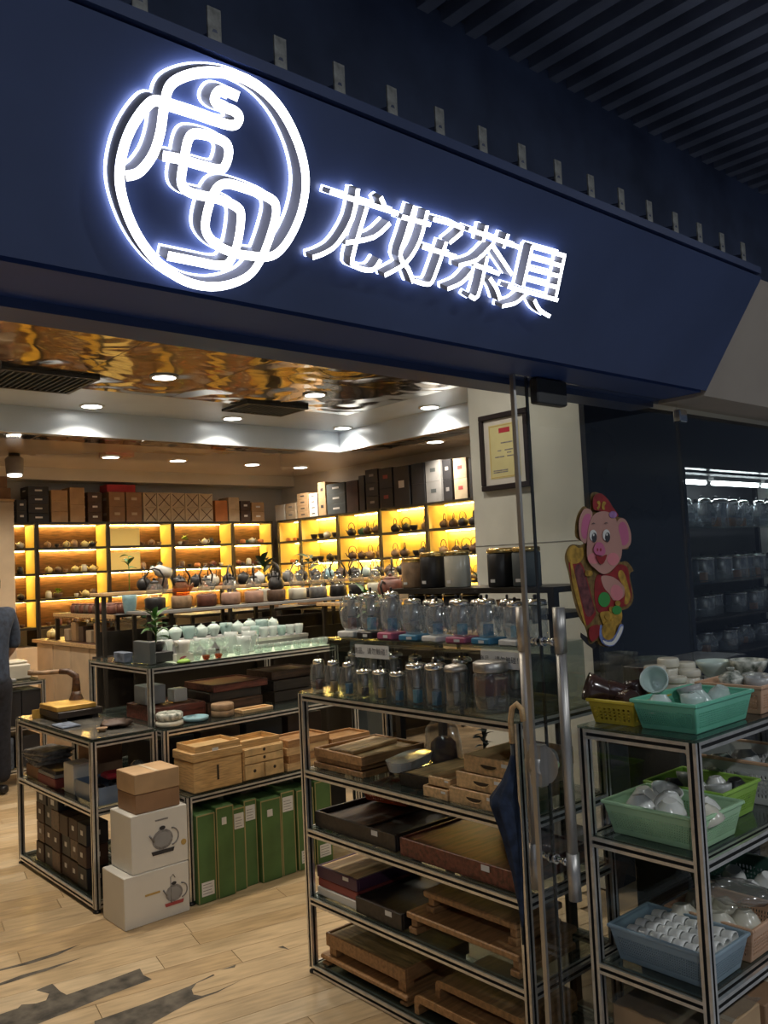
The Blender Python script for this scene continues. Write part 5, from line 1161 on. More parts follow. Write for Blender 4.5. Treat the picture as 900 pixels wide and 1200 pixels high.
# upper glass-topped rack
UX0, UX1, UY0, UY1, UZ = 2.03, 3.28, 4.205, 4.99, 0.8125
rack('glassware_table', 'glass-topped aluminium table set with rows of pale glassware', UX0, UX1, UY0, UY1, 0.303, (), z0=UZ, feet=False)
for i, (x, y, z, w_, d, h, m_, nm) in enumerate(((2.09, 4.27, 0, 0.30, 0.35, 0.075, 'wood_red', 'reddish brown tray at the left end'), (2.42, 4.30, 0, 0.36, 0.36, 0.055, 'wood_dark', 'dark brown tray, bottom of the pile'), (2.44, 4.31, 0.056, 0.34, 0.33, 0.05, 'wood_black', 'black tray, middle of the pile'), (2.46, 4.30, 0.107, 0.36, 0.34, 0.04, 'wood_red', 'reddish tray, top of the pile'), (2.85, 4.28, 0, 0.36, 0.36, 0.06, 'wood_black', 'big black tray at the far end'), (2.86, 4.30, 0.061, 0.34, 0.33, 0.06, 'wood_black', 'second big black tray at the far end'), (2.87, 4.33, 0.122, 0.32, 0.28, 0.05, 'wood_dark', 'dark brown tray on the big black ones'))):
    put_tray(nm+' under the glassware table', x, y, tz2+z, w_, d, h, m_, rim=0.006)
put_carton('pale grey box on the reddish brown tray under the glassware table', 2.11, 4.42, tz2+0.0765, 0.12, 0.14, 0.10, 'carton_grey')
put_carton('small white box on the reddish brown tray under the glassware table', 2.26, 4.38, tz2+0.0765, 0.08, 0.08, 0.07, 'carton_white')
GZ = UZ+0.3035
place([('sheet', MB().m('lit_glass_tint').box(0, 1.02, 0, 0.24, 0, 0.0015).mesh('sheet'), [])], 'lit_glass_sheet', 'added pale green sheet for the lit glass front of the glassware table', 'sheet', (2.20, 4.215, GZ))  # added sheet whose pale colour stands in for the lit glass top
GZ += 0.0016
# left end: slab, plant, card, pitcher
place([('slab', MB().m('carton_slate').box(0, 0.035, 0, 0.20, 0, 0.12, 0.003).mesh('slab'), [])], 'display_block', 'upright slate grey block at the end of the glassware table', 'block', (2.085, 4.30, GZ))
put_carton('violet gift box at the corner of the glassware table', 2.05, 4.54, GZ, 0.05, 0.14, 0.055, 'cushion')
put_carton('low black box under the potted plant on the glassware table', 2.125, 4.36, GZ, 0.13, 0.15, 0.055, 'carton_black')
plant('leafy green plant in a dark pot at the end of the glassware table', (2.19, 4.44, GZ+0.0565), 0.16, 22, 0.095, 0.034, 'foliage', ('clay_black', 0.05, 0.05), 3, bare=0.15)
place(pitcher(0.045, 0.07, 'porcelain'), 'pitcher', 'white porcelain pitcher beside the potted plant', 'pitcher', (2.27, 4.29, GZ+0.042), R(200))
put_carton('low white box under the porcelain pitcher', 2.235, 4.25, GZ, 0.085, 0.085, 0.041, 'carton_white')
t = thing('picture_card', 'small card with a pink drawing on the glassware table', 'card', (2.205, 4.232, GZ)); obj('card', MB().m('label_white').box(0, 0.08, 0, 0.003, 0, 0.05), t); obj('drawing', MB().m('pink_card').prism([(0.015, 0.02), (0.03, 0.012), (0.045, 0.022), (0.06, 0.03), (0.045, 0.034), (0.025, 0.03)], 0, 0.0006).xf(Matrix.Rotation(R(90), 4, 'X')), t)
place([('glass', MB().m('plastic_lime').lathe([(0.025, 0), (0.03, 0.004), (0.02, 0.015), (0.006, 0.02)], 14, sx=1.4).mesh('glass'), [])], 'green_dish', 'bright green glass dish on the edge of the glassware table', 'dish', (2.24, 4.222, GZ))
@cached
def goblet(r, h, m): return [('bowl', MB().m(m).lathe([(0.006, h*0.45), (r*0.5, h*0.5), (r*0.9, h*0.75), (r, h), (r*0.95, h), (r*0.84, h*0.76), (0.004, h*0.52)], 16, close=False).mesh('bowl'), []), ('stem', MB().m(m).lathe([(r*0.6, 0), (r*0.55, 0.004), (0.007, h*0.12), (0.006, h*0.44)], 14).mesh('stem'), [])]
for i, x in enumerate((2.345, 2.45, 2.56)): place(goblet(0.046, 0.10, 'clear_cup'), 'stemmed_bowl', f'clear stemmed glass bowl on the table, {ORD[i]} from the plant', 'glass bowl', (x, 4.32+0.02*i, GZ))
for i, x in enumerate((2.335, 2.42, 2.505, 2.59)): place(cup(0.027, 0.055, 'clear_cup', 0.55, 1.0), 'small_glass', f'small clear glass at the table edge, {ORD[i]} from the plant', 'glass', (x, 4.245, GZ), 0, 'small glasses at the table edge')
for i, x in enumerate((2.378, 2.455)): place(cup(0.022, 0.025, 'amber_glass', 0.7, 1.0), 'amber_cup', f'amber glass cup at the table edge, {("nearer", "farther from")[i]} the plant', 'cup', (x, 4.225, GZ))
for i, (x, y, h, m_) in enumerate(((2.30, 4.56, 0.10, 'frost_glass'), (2.42, 4.54, 0.085, 'frost_glass'), (2.54, 4.56, 0.09, 'frost_glass'), (2.655, 4.42, 0.12, 'frost_glass'), (2.665, 4.295, 0.10, 'frost_glass'), (2.745, 4.36, 0.12, 'frost_glass'))):
    place(pitcher(0.042 if i > 2 else 0.05, h, m_), 'frosted_pitcher', f'frosted glass pitcher on the glassware table, {ORD[i]} from the plant', 'pitcher', (x, y, GZ), R(75+i*7))
for i in range(8): place(cup(0.032, 0.045, 'clear_cup', 0.75, 1.0), 'clear_cup', f'clear glass cup in the front row of the table, {ORD[i]} from the left', 'cup', (2.735+i*0.068, 4.25+0.012*(i % 2), GZ), 0, 'front row of clear cups')
t = thing('step_riser', 'grey step riser for cups on the glassware table', 'riser', (2.80, 4.50, GZ)); obj('step', MB().m('carton_grey').box(0, 0.47, 0, 0.12, 0.0, 0.058, 0.003), t); obj('front_strip', MB().m('aluminium').box(0, 0.47, -0.004, -0.0005, 0.040, 0.058), t)
for i in range(7):
    place(cup(0.030, 0.075 if i < 2 else 0.062, ('frost_glass', 'celadon_glass')[i % 3 == 1], 0.72, 1.0), 'frosted_cup', f'frosted glass cup on the grey riser, {ORD[i]} from the left', 'cup', (2.835+i*0.066, 4.545, GZ+0.0585), 0, 'frosted cups on the riser')
t = thing('back_step', 'tall grey back step of the glassware table', 'riser', (2.36, 4.70, GZ)); obj('step', MB().m('carton_grey').box(0, 0.90, 0, 0.20, 0.0, 0.075, 0.003), t); obj('front_strip', MB().m('aluminium').box(0, 0.90, -0.004, -0.0005, 0.06, 0.075), t)
for i in range(10):
    a = [teapot(0.042, 0.08, 'celadon', 'celadon', 'celadon', 'side'), cup_lid(0.042, 0.06, 'celadon'), pitcher(0.04, 0.075, 'celadon_glass')][i % 3]
    nm = ('celadon teapot', 'lidded celadon bowl', 'celadon pitcher')[i % 3]
    place(a, nm.replace(' ', '_'), f'{nm} on the tall back step, {ORD[i]} from the left', nm.split()[-1], (2.41+i*0.088, 4.80, GZ+0.0755), R(60+i*37), 'celadon ware on the back step')

# ------------------------------------------------------------------ lit wall shelves
ZS = (1.10, 1.39, 1.66, 1.93, 2.20)
def shelf_unit(label, loc, rz, W, dark):
    """W wide display shelf, opening towards local -y, base cabinet below"""
    t = thing('display_shelf', label, 'shelf', loc, rz)
    back = 'wood_dark' if dark else 'shelf_back'
    for x in (0, W-0.02):
        p = obj('side_panel', MB().m('shelf_black').box(x, x+0.02, 0, 0.30, 0.9, 2.2), t)
        y0 = x+0.0205 if x == 0 else x-0.0025
        obj('side_lining', MB().m('shelf_back').box(y0, y0+0.002, 0.02, 0.295, 1.10, 2.17), p)
    obj('back_panel', MB().m(back).box(0.02, W-0.02, 0.28, 0.30, 1.10, 2.2), t)
    for z in ZS: obj('shelf_board', MB().m('shelf_black').box(0.023, W-0.023, 0, 0.28, z-0.024, z), t)
    for z in ZS[1:]: obj('led_strip', MB().m('led_warm').box(0.05, W-0.05, 0.235, 0.247, z-0.0305, z-0.0245), t)
    for k in (0, 1): d = obj('cabinet_door', MB().m('base_cream').box(0.003+k*W/2, W/2-0.003+k*W/2, -0.02, -0.001, 0.08, 0.895, 0.003), t)
    obj('base_cabinet', MB().m('base_cream').box(0, W, 0, 0.30, 0.0, 0.899), t)
    return t
bx = (2.40, 3.22, 4.0, 4.79, 5.6, 6.19); by = (9.10, 8.62, 7.87, 7.12, 6.38, 5.65, 4.92)
for i in range(5): shelf_unit(f'black-framed lit wall shelf on the back wall, {ORD[i]} from the left', (bx[i]+0.002, 9.18, 0), 0, bx[i+1]-bx[i]-0.004, True)
for i in range(6): shelf_unit(f'glowing yellow wall shelf on the right-hand wall, {ORD[i]} from the corner', (6.2, by[i]-0.002, 0), R(-90), by[i]-by[i+1]-0.004, False)
# teaware standing in the lit shelves
rr = random.Random(31)
def small_ware(k, s=1.0):
    c = rr.choice(('clay_red', 'clay_brown', 'clay_black', 'clay_tan', 'porcelain_warm', 'glaze_green'))
    if k == 'pot': return teapot_small(0.05, 0.085, c, c, c, 'side'), 'teapot', 'small teapot'
    if k == 'light': return teapot_small(0.05, 0.085, 'glaze_yellow', 'glaze_yellow', 'clay_brown', 'side'), 'teapot', 'cream teapot'
    if k == 'over': c = rr.choice(('clay_black', 'clay_brown', 'clay_tan')); return teapot_small(0.055, 0.09, c, c, 'clay_black', 'over'), 'teapot', 'hoop-handled kettle'
    if k == 'cup': return cup_small(0.032, 0.045, c), 'cup', 'little cup'
    if k == 'jar': return jar_small(0.042, 0.10, c, c), 'jar', 'lidded jar'
    if k == 'orange': return jar_small(0.045, 0.06, 'glaze_orange', 'glaze_orange'), 'jar', 'orange jar'
    if k == 'dark': return cup_small(0.045, 0.06, 'clay_black'), 'bowl', 'dark bowl'
bayplan = {0: ('pot', 'cup', 'pot', 'jar'), 1: ('light', 'jar', 'light', 'pot', 'cup'), 2: ('jar', 'cup', 'pot', 'cup', 'jar'), 3: ('orange', 'pot', 'jar', 'cup', 'orange'), 4: ('orange', 'cup', 'pot', 'cup')}
rown = {1: 'lowest', 2: 'second-lowest', 3: 'second-highest', 4: 'top'}
bayn = ('first', 'second', 'third', 'fourth', 'fifth', 'sixth')
for i in range(5):
    for r_ in range(4):
        pl_ = list(bayplan[i]); n = 6
        if i >= 3 and r_ == 0: continue
        for k in range(n):
            me, cat_, nm = small_ware(pl_[(k+r_) % len(pl_)] if rr.random() < 0.75 else rr.choice(('pot', 'cup', 'jar')))
            if i == 2 and k < 3 and r_ >= 1: continue
            if (i, r_) in ((3, 3), (1, 1)) and k in (1, 2): continue
            x = bx[i]+0.09+(bx[i+1]-bx[i]-0.18)*(k+0.5)/n
            place(me, nm.split()[-1].replace('-', '_') if nm != 'hoop-handled kettle' else 'kettle', f'{nm}, {ORD[k]} in the {rown[r_+1]} bay, {bayn[i]} back-wall shelf', cat_, (x, 9.18+rr.uniform(0.07, 0.12), ZS[r_]+0.0005), rr.uniform(0, 6.28), 'teaware in the back wall shelves', 0.82)
put_carton('yellow display panel box in the third back-wall shelf, top bay', 4.03, 9.22, 1.931, 0.36, 0.1, 0.20, 'shelf_back')
put_carton('yellow display panel box in the third back-wall shelf, second bay', 4.03, 9.22, 1.661, 0.36, 0.1, 0.20, 'shelf_back')
rplan = (('orange', 'orange', 'cup'), ('dark', 'dark', 'pot'), ('over', 'pot', 'over'), ('over', 'over', 'dark'), ('over', 'over', 'over'), ('over', 'pot'))
for i in range(6):
    for r_ in range(1 if i > 2 else 2, 4):
        n = 4
        for k in range(n):
            me, cat_, nm = small_ware(rplan[i][k % len(rplan[i])])
            y = by[i]-0.07-(by[i]-by[i+1]-0.14)*(k+0.5)/n
            place(me, nm.split()[-1] if nm != 'hoop-handled kettle' else 'kettle', f'{nm}, {ORD[k]} in the {rown[r_+1]} bay, {bayn[i]} right-wall shelf', cat_, (6.30+rr.uniform(-0.02, .04), y, ZS[r_]+0.0005), rr.uniform(0, 6.28), 'teaware in the right wall shelves', 1.0 if i > 0 else 0.7)
plant('bright green bonsai in the fourth back-wall shelf', (5.0, 9.30, ZS[3]+0.0005), 0.05, 14, 0.05, 0.03, 'foliage_bright', ('clay_brown', 0.05, 0.05), 8, bare=0.1)
plant('bright green bonsai in the second back-wall shelf', (3.47, 9.30, ZS[1]+0.0005), 0.04, 14, 0.05, 0.03, 'foliage_bright', ('clay_brown', 0.05, 0.05), 9, bare=0.1)

# boxes on top of the wall shelves
def top_boxes(spec, axis, nm):
    n = 0
    for (x0, x1, rows, h, m_, lab, word) in spec:
        for r_ in range(rows):
            if axis == 'x':
                a, b_ = at(x0, 600, Y=9.22).x, at(x1, 600, Y=9.22).x
                loc = (a+0.003, 9.22, 2.2005+r_*(h+0.001)); w_, d_ = b_-a-0.006, 0.24; rz = 0
            else:
                a, b_ = at(x0, 590, X=6.24).y, at(x1, 590, X=6.24).y
                loc = (6.24, a-0.003, 2.2005+r_*(h+0.001)); w_, d_ = a-b_-0.006, 0.24; rz = R(-90)
            lv = '' if rows == 1 else ', '+('bottom' if r_ == 0 else 'top' if r_ == rows-1 else ORD[r_])+' of its stack'
            t = put_carton(f'{word} box over the {nm}, {ORD[n]} from the left{lv}', *loc, w_, d_, h, m_, None, lab, rz, 'boxes on top of the '+nm+' shelves', 'stored_box', labw=0.35, labh=0.18, labz=0.55)
            if word == 'ribboned kraft':
                e = MB().m('wood_dark')
                for s_ in (1, -1):
                    q = [(w_*0.1, h*(0.5-0.42*s_)), (w_*0.9, h*(0.5+0.42*s_))]
                    e.v += [(q[0][0], -0.002, q[0][1]), (q[0][0]+0.014, -0.002, q[0][1]), (q[1][0]+0.014, -0.002, q[1][1]), (q[1][0], -0.002, q[1][1])]
                    k = len(e.v)-4; e.face((k, k+1, k+2, k+3))
                obj('ribbon', e, t)
        n += 1
top_boxes([(19, 32, 2, 0.12, 'carton_black', 'label_white', 'black'), (33, 58, 4, 0.095, 'carton_black', 'label_white', 'black'), (60, 80, 3, 0.115, 'kraft', None, 'kraft'), (82, 100, 2, 0.19, 'kraft', None, 'kraft'), (103, 120, 3, 0.11, 'carton_cocoa', 'label_white', 'dark'),
           (128, 147, 2, 0.17, 'kraft_brown', 'kraft_pale', 'brown'), (148, 167, 2, 0.17, 'kraft_brown', 'kraft_pale', 'brown'), (168, 184, 2, 0.17, 'kraft_pale', None, 'ribboned kraft'), (184, 200, 2, 0.17, 'kraft_pale', None, 'ribboned kraft'), (200, 217, 2, 0.17, 'kraft_pale', None, 'ribboned kraft'), (217, 233, 2, 0.17, 'kraft_pale', None, 'ribboned kraft'), (233, 250, 2, 0.17, 'kraft_pale', None, 'ribboned kraft'),
           (252, 267, 1, 0.26, 'carton_orange', None, 'orange-brown'), (268, 281, 2, 0.15, 'kraft_pale', None, 'pale'), (282, 294, 2, 0.13, 'carton_cocoa', 'label_white', 'dark'), (295, 310, 2, 0.12, 'kraft', 'label_white', 'kraft')], 'x', 'back wall')
put_carton('red box lying across the brown boxes on the back wall shelves', 4.03, 9.25, 2.2005+0.343, 0.34, 0.2, 0.085, 'carton_red', name='stored_box')
top_boxes([(322, 333, 1, 0.20, 'carton_white', None, 'white'), (334, 346, 2, 0.10, 'kraft_pale', 'ink_grey', 'pale'), (348, 361, 4, 0.075, 'kraft', 'ink', 'kraft striped'), (362, 372, 4, 0.07, 'carton_white', 'ink', 'black and white'), (373, 382, 2, 0.20, 'kraft', 'ink', 'tall kraft'), (383, 405, 3, 0.12, 'carton_slate', 'label_white', 'slate green'),
           (406, 420, 1, 0.36, 'carton_cocoa', None, 'tall dark brown'), (421, 428, 1, 0.40, 'carton_black', None, 'narrow black'), (429, 444, 3, 0.15, 'carton_black', 'carton_grey', 'black'), (445, 461, 2, 0.22, 'carton_black', 'carton_darkred', 'red-labelled black'), (462, 481, 1, 0.43, 'carton_black', 'label_white', 'tall black'), (483, 499, 2, 0.215, 'carton_black', None, 'plain black'),
           (500, 518, 2, 0.215, 'carton_grey', 'carton_slate', 'grey'), (520, 531, 2, 0.21, 'carton_black', 'ink_grey', 'dark'), (533, 549, 2, 0.205, 'kraft_pale', 'ink_red', 'red-labelled white'), (551, 562, 1, 0.40, 'carton_black', None, 'slim black')], 'y', 'right wall')

# ------------------------------------------------------------------ middle display steps: dark kettles on stoves
def wood_rack(name, label, x0, x1, y0, y1, h, edge='wood_light', solid=None, lv=()):
    t = thing(name, label, 'table', (x0, y0, 0)); W, D = x1-x0, y1-y0
    obj('top_board', MB().m('shelf_black').box(0, W, 0.012, D, h-0.022, h), t); obj('edge_strip', MB().m(edge).box(0, W, 0, 0.0115, h-0.024, h+0.001, 0.003), t)
    obj('edge_strip', MB().m(edge).box(-0.012, -0.0005, 0, D, h-0.024, h+0.001, 0.003), t)
    n = max(2, int(W/1.0)+1)
    for i in range(n):
        for y in (0.03, D-0.07): x = 0.01+(W-0.06)*i/(n-1); obj('leg', MB().m('shelf_black').box(x, x+0.026, y, y+0.026, 0, h-0.0225), t)
    for z in lv: obj('shelf_board', MB().m('shelf_black').box(0.0, W, 0.02, D, z-0.02, z), t)
    if lv: obj('back_panel', MB().m('shelf_black').box(0.05, W-0.05, D-0.04, D-0.025, 0.02, lv[0]+0.18), t)  # added dark board that hides the bright floor so the gaps stay dark
    return t
wood_rack('kettle_table', 'long dark step table with a pale edge carrying kettles on stoves', 2.80, 6.05, 5.78, 6.12, 1.33, 'carton_grey', lv=(0.9,))
wood_rack('kettle_table', 'higher dark step table with a pale edge behind the kettles on stoves', 2.62, 5.9, 6.14, 6.36, 1.475, 'wood_light', lv=(1.0,))
@cached
def stove_kettle(mb_, mg, mh, r=0.075):
    """cylindrical ceramic stove with a kettle and hoop handle on it"""
    st = MB().m(mb_).lathe([(r*0.85, 0), (r, 0.008), (r*1.02, 0.085), (r*0.9, 0.095)], 18).mesh('stove')
    g = MB().m(mg).lathe([(r*0.6, 0.096), (r*0.85, 0.105), (r*0.9, 0.14), (r*0.7, 0.18), (r*0.4, 0.20)], 16, close=False).mesh('kettle_body')
    l = MB().m(mh).lathe([(r*0.45, 0.20), (r*0.42, 0.21), (r*0.1, 0.222)], 14).mesh('kettle_lid'); k = MB().m(mh).ball((0, 0, 0.23), 0.010, 8).mesh('knob')
    h = MB().m(mh).tube([(-r*0.72, 0, 0.175), (-r*0.95, 0, 0.24), (-r*0.5, 0, 0.295), (0, 0, 0.31), (r*0.5, 0, 0.295), (r*0.95, 0, 0.24), (r*0.72, 0, 0.175)], 0.007, 7).mesh('hoop_handle')
    s_ = MB().m(mg).tube([(r*0.75, 0, 0.13), (r*1.15, 0, 0.16), (r*1.3, 0, 0.185)], [0.018, 0.012, 0.009], 7).mesh('spout')
    return [('stove', st, []), ('kettle_body', g, []), ('kettle_lid', l, [('knob', k)]), ('hoop_handle', h, []), ('spout', s_, [])]
bodies = [('clay_black', 'black'), ('clay_tan', 'tan'), ('clay_red', 'dark red'), ('clay_pink', 'pale pink'), ('clay_pink', 'rose'), ('clay_brown', 'brown'), ('porcelain_warm', 'grey-white'), ('clay_grey', 'grey'), ('clay_black', 'matte black'), ('clay_black', 'black'), ('porcelain_warm', 'white'), ('clay_grey', 'grey'), ('clay_brown', 'brown')]
for i, (m_, nm) in enumerate(bodies):
    place(stove_kettle(m_, 'clay_black' if i == 5 else 'amber_glass' if i == 1 else 'pot_glass', 'chrome' if i in (6, 7, 10) else 'clay_black'), 'stove_kettle', f'glass hoop-handled kettle on a {nm} stove, {ORD[i]} from the left on the step table', 'kettle', (2.93+i*0.215, 5.93, 1.3305), R(-30+i*23), 'kettles on stoves')
tops = ['clay_black', 'clay_red', 'clay_black', 'clay_black', 'porcelain_warm', 'clay_black', 'clay_black', 'porcelain', 'clay_black', 'clay_grey', 'clay_black', 'clay_black', 'glaze_blue', 'clay_brown', 'clay_black', 'celadon', 'clay_black', 'clay_brown', 'clay_black']
for i, m_ in enumerate(tops):
    x = 3.0+i*0.15
    if i == 1:
        place([('base', MB().m('clay_brown').lathe([(0.06, 0), (0.065, 0.01), (0.06, 0.12), (0.05, 0.13)], 16).mesh('base'), []), ('bottle', MB().m('porcelain').lathe([(0.03, -0.10), (0.065, -0.09), (0.065, 0.06), (0.03, 0.10), (0.025, 0.15)], 16).xf(Matrix.Translation((0, 0, 0.20)) @ Matrix.Rotation(R(-75), 4, 'Y')).mesh('bottle'), [])], 'roasting_pot', 'white long-necked roaster lying on a brown stove', 'pot', (x, 6.24, 1.4755), R(10), None, 0.7); continue
    place(teapot(0.058 if i % 2 == 0 else 0.052, 0.105, m_, m_, 'clay_black', ('over', 'side', 'over', 'stick')[i % 4]), 'clay_kettle', f'{m_.split("_")[1] if "_" in m_ else m_} pot on the higher step table, {ORD[i]} from the left', 'kettle', (x, 6.25, 1.4755), R(75+(i*37) % 40), 'pots on the higher step table')
plant('tall dark leafy plant behind the kettles, nearer the back shelves', (4.35, 6.62, 1.30), 0.30, 9, 0.13, 0.07, 'foliage_dark', ('porcelain_warm', 0.07, 0.12), 12, bare=0.5)
plant('thin leafy branch in a vase beside the stacked brown cups', (3.02, 6.56, 1.2910), 0.34, 7, 0.07, 0.04, 'foliage', ('glaze_blue', 0.06, 0.16), 13, bare=0.6)
plant('upright broad-leaved plant in front of the corner shelves', (4.85, 6.62, 1.28), 0.34, 8, 0.14, 0.06, 'foliage_dark', ('clay_black', 0.07, 0.12), 14, bare=0.5)
plant('small rubber plant standing before the right-hand glowing shelves', (5.93, 5.30, 1.35), 0.42, 9, 0.14, 0.07, 'foliage_dark', ('porcelain_warm', 0.06, 0.16), 15, bare=0.5)
plant('low spreading palm by the glass teapots on the riser', (3.45, 4.10, 1.17), 0.16, 18, 0.14, 0.028, 'foliage', ('clay_black', 0.06, 0.09), 16, bare=0.05)
put_carton('tall plain plinth carrying the spreading palm', 3.36, 4.05, 0.0, 0.20, 0.14, 1.168, 'carton_slate', name='plinth')
t = wood_rack('plant_table', 'dark back table of the plants behind the step tables', 3.5, 5.2, 6.42, 6.86, 1.245, 'shelf_black')
put_carton('low box under the dark leafy plant', 4.26, 6.54, 1.2455, 0.18, 0.16, 0.053, 'kraft_brown'); put_carton('low box under the upright broad-leaved plant', 4.76, 6.54, 1.2455, 0.18, 0.16, 0.033, 'kraft_brown')
# far end of the step table, seen over the riser: big pots and boxes
wood_rack('far_table', 'dark table with a pale edge before the glowing shelves', 4.10, 6.05, 5.02, 5.5, 1.31, 'wood_light')
for i, (x, y, m_, r, nm) in enumerate(((4.62, 5.2, 'clay_red', 0.11, 'big round maroon pot'), (5.10, 5.2, 'clay_black', 0.10, 'big round black pot'), (5.36, 5.16, 'wood_dark', 0.075, 'knobbly dark root pot'))):
    place(teapot(r, r*1.7, m_, m_, 'clay_black', 'side'), 'large_pot', f'{nm} on the table before the glowing shelves', 'pot', (x, y, 1.3105), R(20+i*70))
put_carton('square brown box, lower of two between the big round pots', 4.78, 5.08, 1.3105, 0.15, 0.15, 0.11, 'clay_brown', None, None); put_carton('cream box standing on the square brown box', 4.80, 5.10, 1.4225, 0.13, 0.12, 0.13, 'kraft_pale')
put_carton('brown cylinder-like box beside the cream box', 4.935, 5.30, 1.3105, 0.08, 0.1, 0.24, 'kraft_brown'); put_carton('low cream box at the table edge before the maroon pot', 4.52, 5.04, 1.3105, 0.16, 0.05, 0.05, 'kraft_pale')
plant('small dark plant at the end of the table before the glowing shelves', (5.60, 5.15, 1.3105), 0.10, 14, 0.10, 0.03, 'foliage_dark', ('clay_black', 0.06, 0.06), 18, bare=0.1)
for i in range(5): place(teapot(0.055, 0.10, ('celadon', 'porcelain_warm', 'clay_grey')[i % 3], ('celadon', 'porcelain_warm', 'clay_grey')[i % 3], 'clay_black', ('side', 'over')[i % 2]), 'clay_kettle', f'small kettle on the table before the glowing shelves, {ORD[i]} from the left', 'kettle', (4.16+i*0.075, 5.22+0.07*(i % 2)-0.02, 1.3105), i*1.3, 'small kettles before the glowing shelves', 0.55)

# ------------------------------------------------------------------ counter at the left end of the steps
t = thing('tea_counter', 'cream-panelled tea counter with a dark top behind the dark mottled top', 'counter', (2.80, 6.44, 0))
obj('body', MB().m('carton_cocoa').box(0.02, 0.62, 0.02, 1.62, 0, 1.03), t)
for i in range(4): obj('door_panel', MB().m('base_cream').box(0.0, 0.0195, 0.02+i*0.40, 0.405+i*0.40, 0.06, 1.02, 0.004), t)
obj('top_board', MB().m('wood_dark').box(-0.02, 0.64, 0, 1.64, 1.031, 1.055), t); obj('edge_strip', MB().m('wood_light').box(-0.03, -0.0205, 0, 1.64, 1.029, 1.057), t)
t = thing('counter_shelf', 'dark raised shelf with a beaded pale edge on the tea counter', 'shelf', (2.86, 6.46, 1.0555))
obj('board', MB().m('shelf_black').box(0, 0.5, 0, 1.3, 0.215, 0.235), t); obj('edge_strip', MB().m('wood_light').box(-0.012, -0.0005, 0, 1.3, 0.208, 0.238), t)
for x in (0.0, 0.46):
    for y in (0.0, 1.26): obj('leg', MB().m('shelf_black').box(x, x+0.03, y, y+0.03, 0, 0.2145), t)
bd = MB().m('wood_mid').ball((0, 0, 0), 0.009, 6).mesh('bead')
for i in range(26): obj('bead', bd, t, (-0.008, 0.02+i*0.05, 0.196))
for i in range(7): put_carton(f'small tan tea box on the counter under the beaded shelf, {ORD[i]} from the near end', 2.875, 6.52+i*0.16, 1.0555, 0.10, 0.10, 0.10+0.03*(i % 3), ('kraft_pale', 'carton_cocoa', 'kraft')[i % 3], None, None, 0, 'small tea boxes on the counter')
for i in range(9): place(jar_small(0.04, 0.085, ('clay_red', 'clay_brown')[i % 2], 'clay_red'), 'jar', f'red-brown stacked jar on the beaded shelf, {ORD[i]} from the near end', 'jar', (2.93, 6.70+i*0.095, 1.2910), 0, 'red-brown jars on the beaded shelf')
for i in range(6): place(jar_small(0.04, 0.085, 'clay_red', 'clay_red'), 'jar', f'red-brown jar in the second row of the beaded shelf, {ORD[i]} from the near end', 'jar', (3.06, 6.72+i*0.1, 1.2910), 0, 'second row of jars on the beaded shelf')
place(teapot(0.05, 0.09, 'glaze_yellow', 'glaze_yellow', 'glaze_yellow', 'side'), 'teapot', 'pale yellow teapot at the far end of the tea counter', 'teapot', (2.9, 7.93, 1.0555), 1)

# ------------------------------------------------------------------ partition, machine table and the standing person
pt = thing('partition', 'plain cream partition standing at the left edge of the shop', 'partition', (1.2, 7.9, 0))
obj('panel', MB().m('base_cream').box(0, 1.375, 0, 0.25, 0.0, 2.30, 0.004), pt); obj('cap', MB().m('wood_light').box(0, 1.38, -0.004, 0.254, 2.301, 2.325), pt)
for i in range(2): put_carton(f'brown carton on top of the cream partition, {("lower", "upper")[i]} of two', 2.30-0.01*i, 7.92, 2.326+i*0.101, 0.26-0.02*i, 0.2, 0.10, 'kraft_brown')
for i, x in enumerate((2.3,)): place(teapot(0.09, 0.16, 'glaze_green', 'glaze_green', 'clay_black', 'side'), 'large_pot', 'big dark green teapot at the end of the back wall shelves', 'pot', (2.62, 8.72, 1.9305), R(180))
put_carton('plain cream plinth under the big dark green teapot', 2.50, 8.6, 0, 0.26, 0.26, 1.93, 'base_cream', name='plinth')
rack('machine_table', 'aluminium table with black goods below, at the left edge of the shop', 1.84, 2.52, 7.06, 7.50, 0.80, (0.12, 0.45))
t = thing('label_printer', 'cream office machine on the aluminium table beside the person', 'machine', (2.15, 7.19, 0.8005))
obj('housing', MB().m('machine_cream').box(0, 0.30, 0, 0.26, 0, 0.125, 0.012), t); obj('lid', MB().m('machine_cream').box(0.01, 0.29, 0.03, 0.25, 0.1255, 0.15, 0.01), t)
kp = obj('keypad', MB().m('carton_grey').box(-0.02, 0.16, -0.085, -0.002, 0.0, 0.02, 0.004), t)
for i in range(4):
    for j in range(2): obj('key', MB().m('label_white').box(0.0+i*0.036, 0.026+i*0.036, -0.075+j*0.034, -0.05+j*0.034, 0.0203, 0.025), kp)
for i in range(4): put_carton(f'black carton under the machine table, {ORD[i]} from the left', 1.88+i*0.155, 7.10, 0.457, 0.15, 0.36, 0.27, 'carton_black')
for i in range(3): put_carton(f'dark carton on the low shelf of the machine table, {ORD[i]} from the left', 1.88+i*0.205, 7.10, 0.127, 0.19, 0.36, 0.24, ('carton_black', 'cushion', 'carton_black')[i])

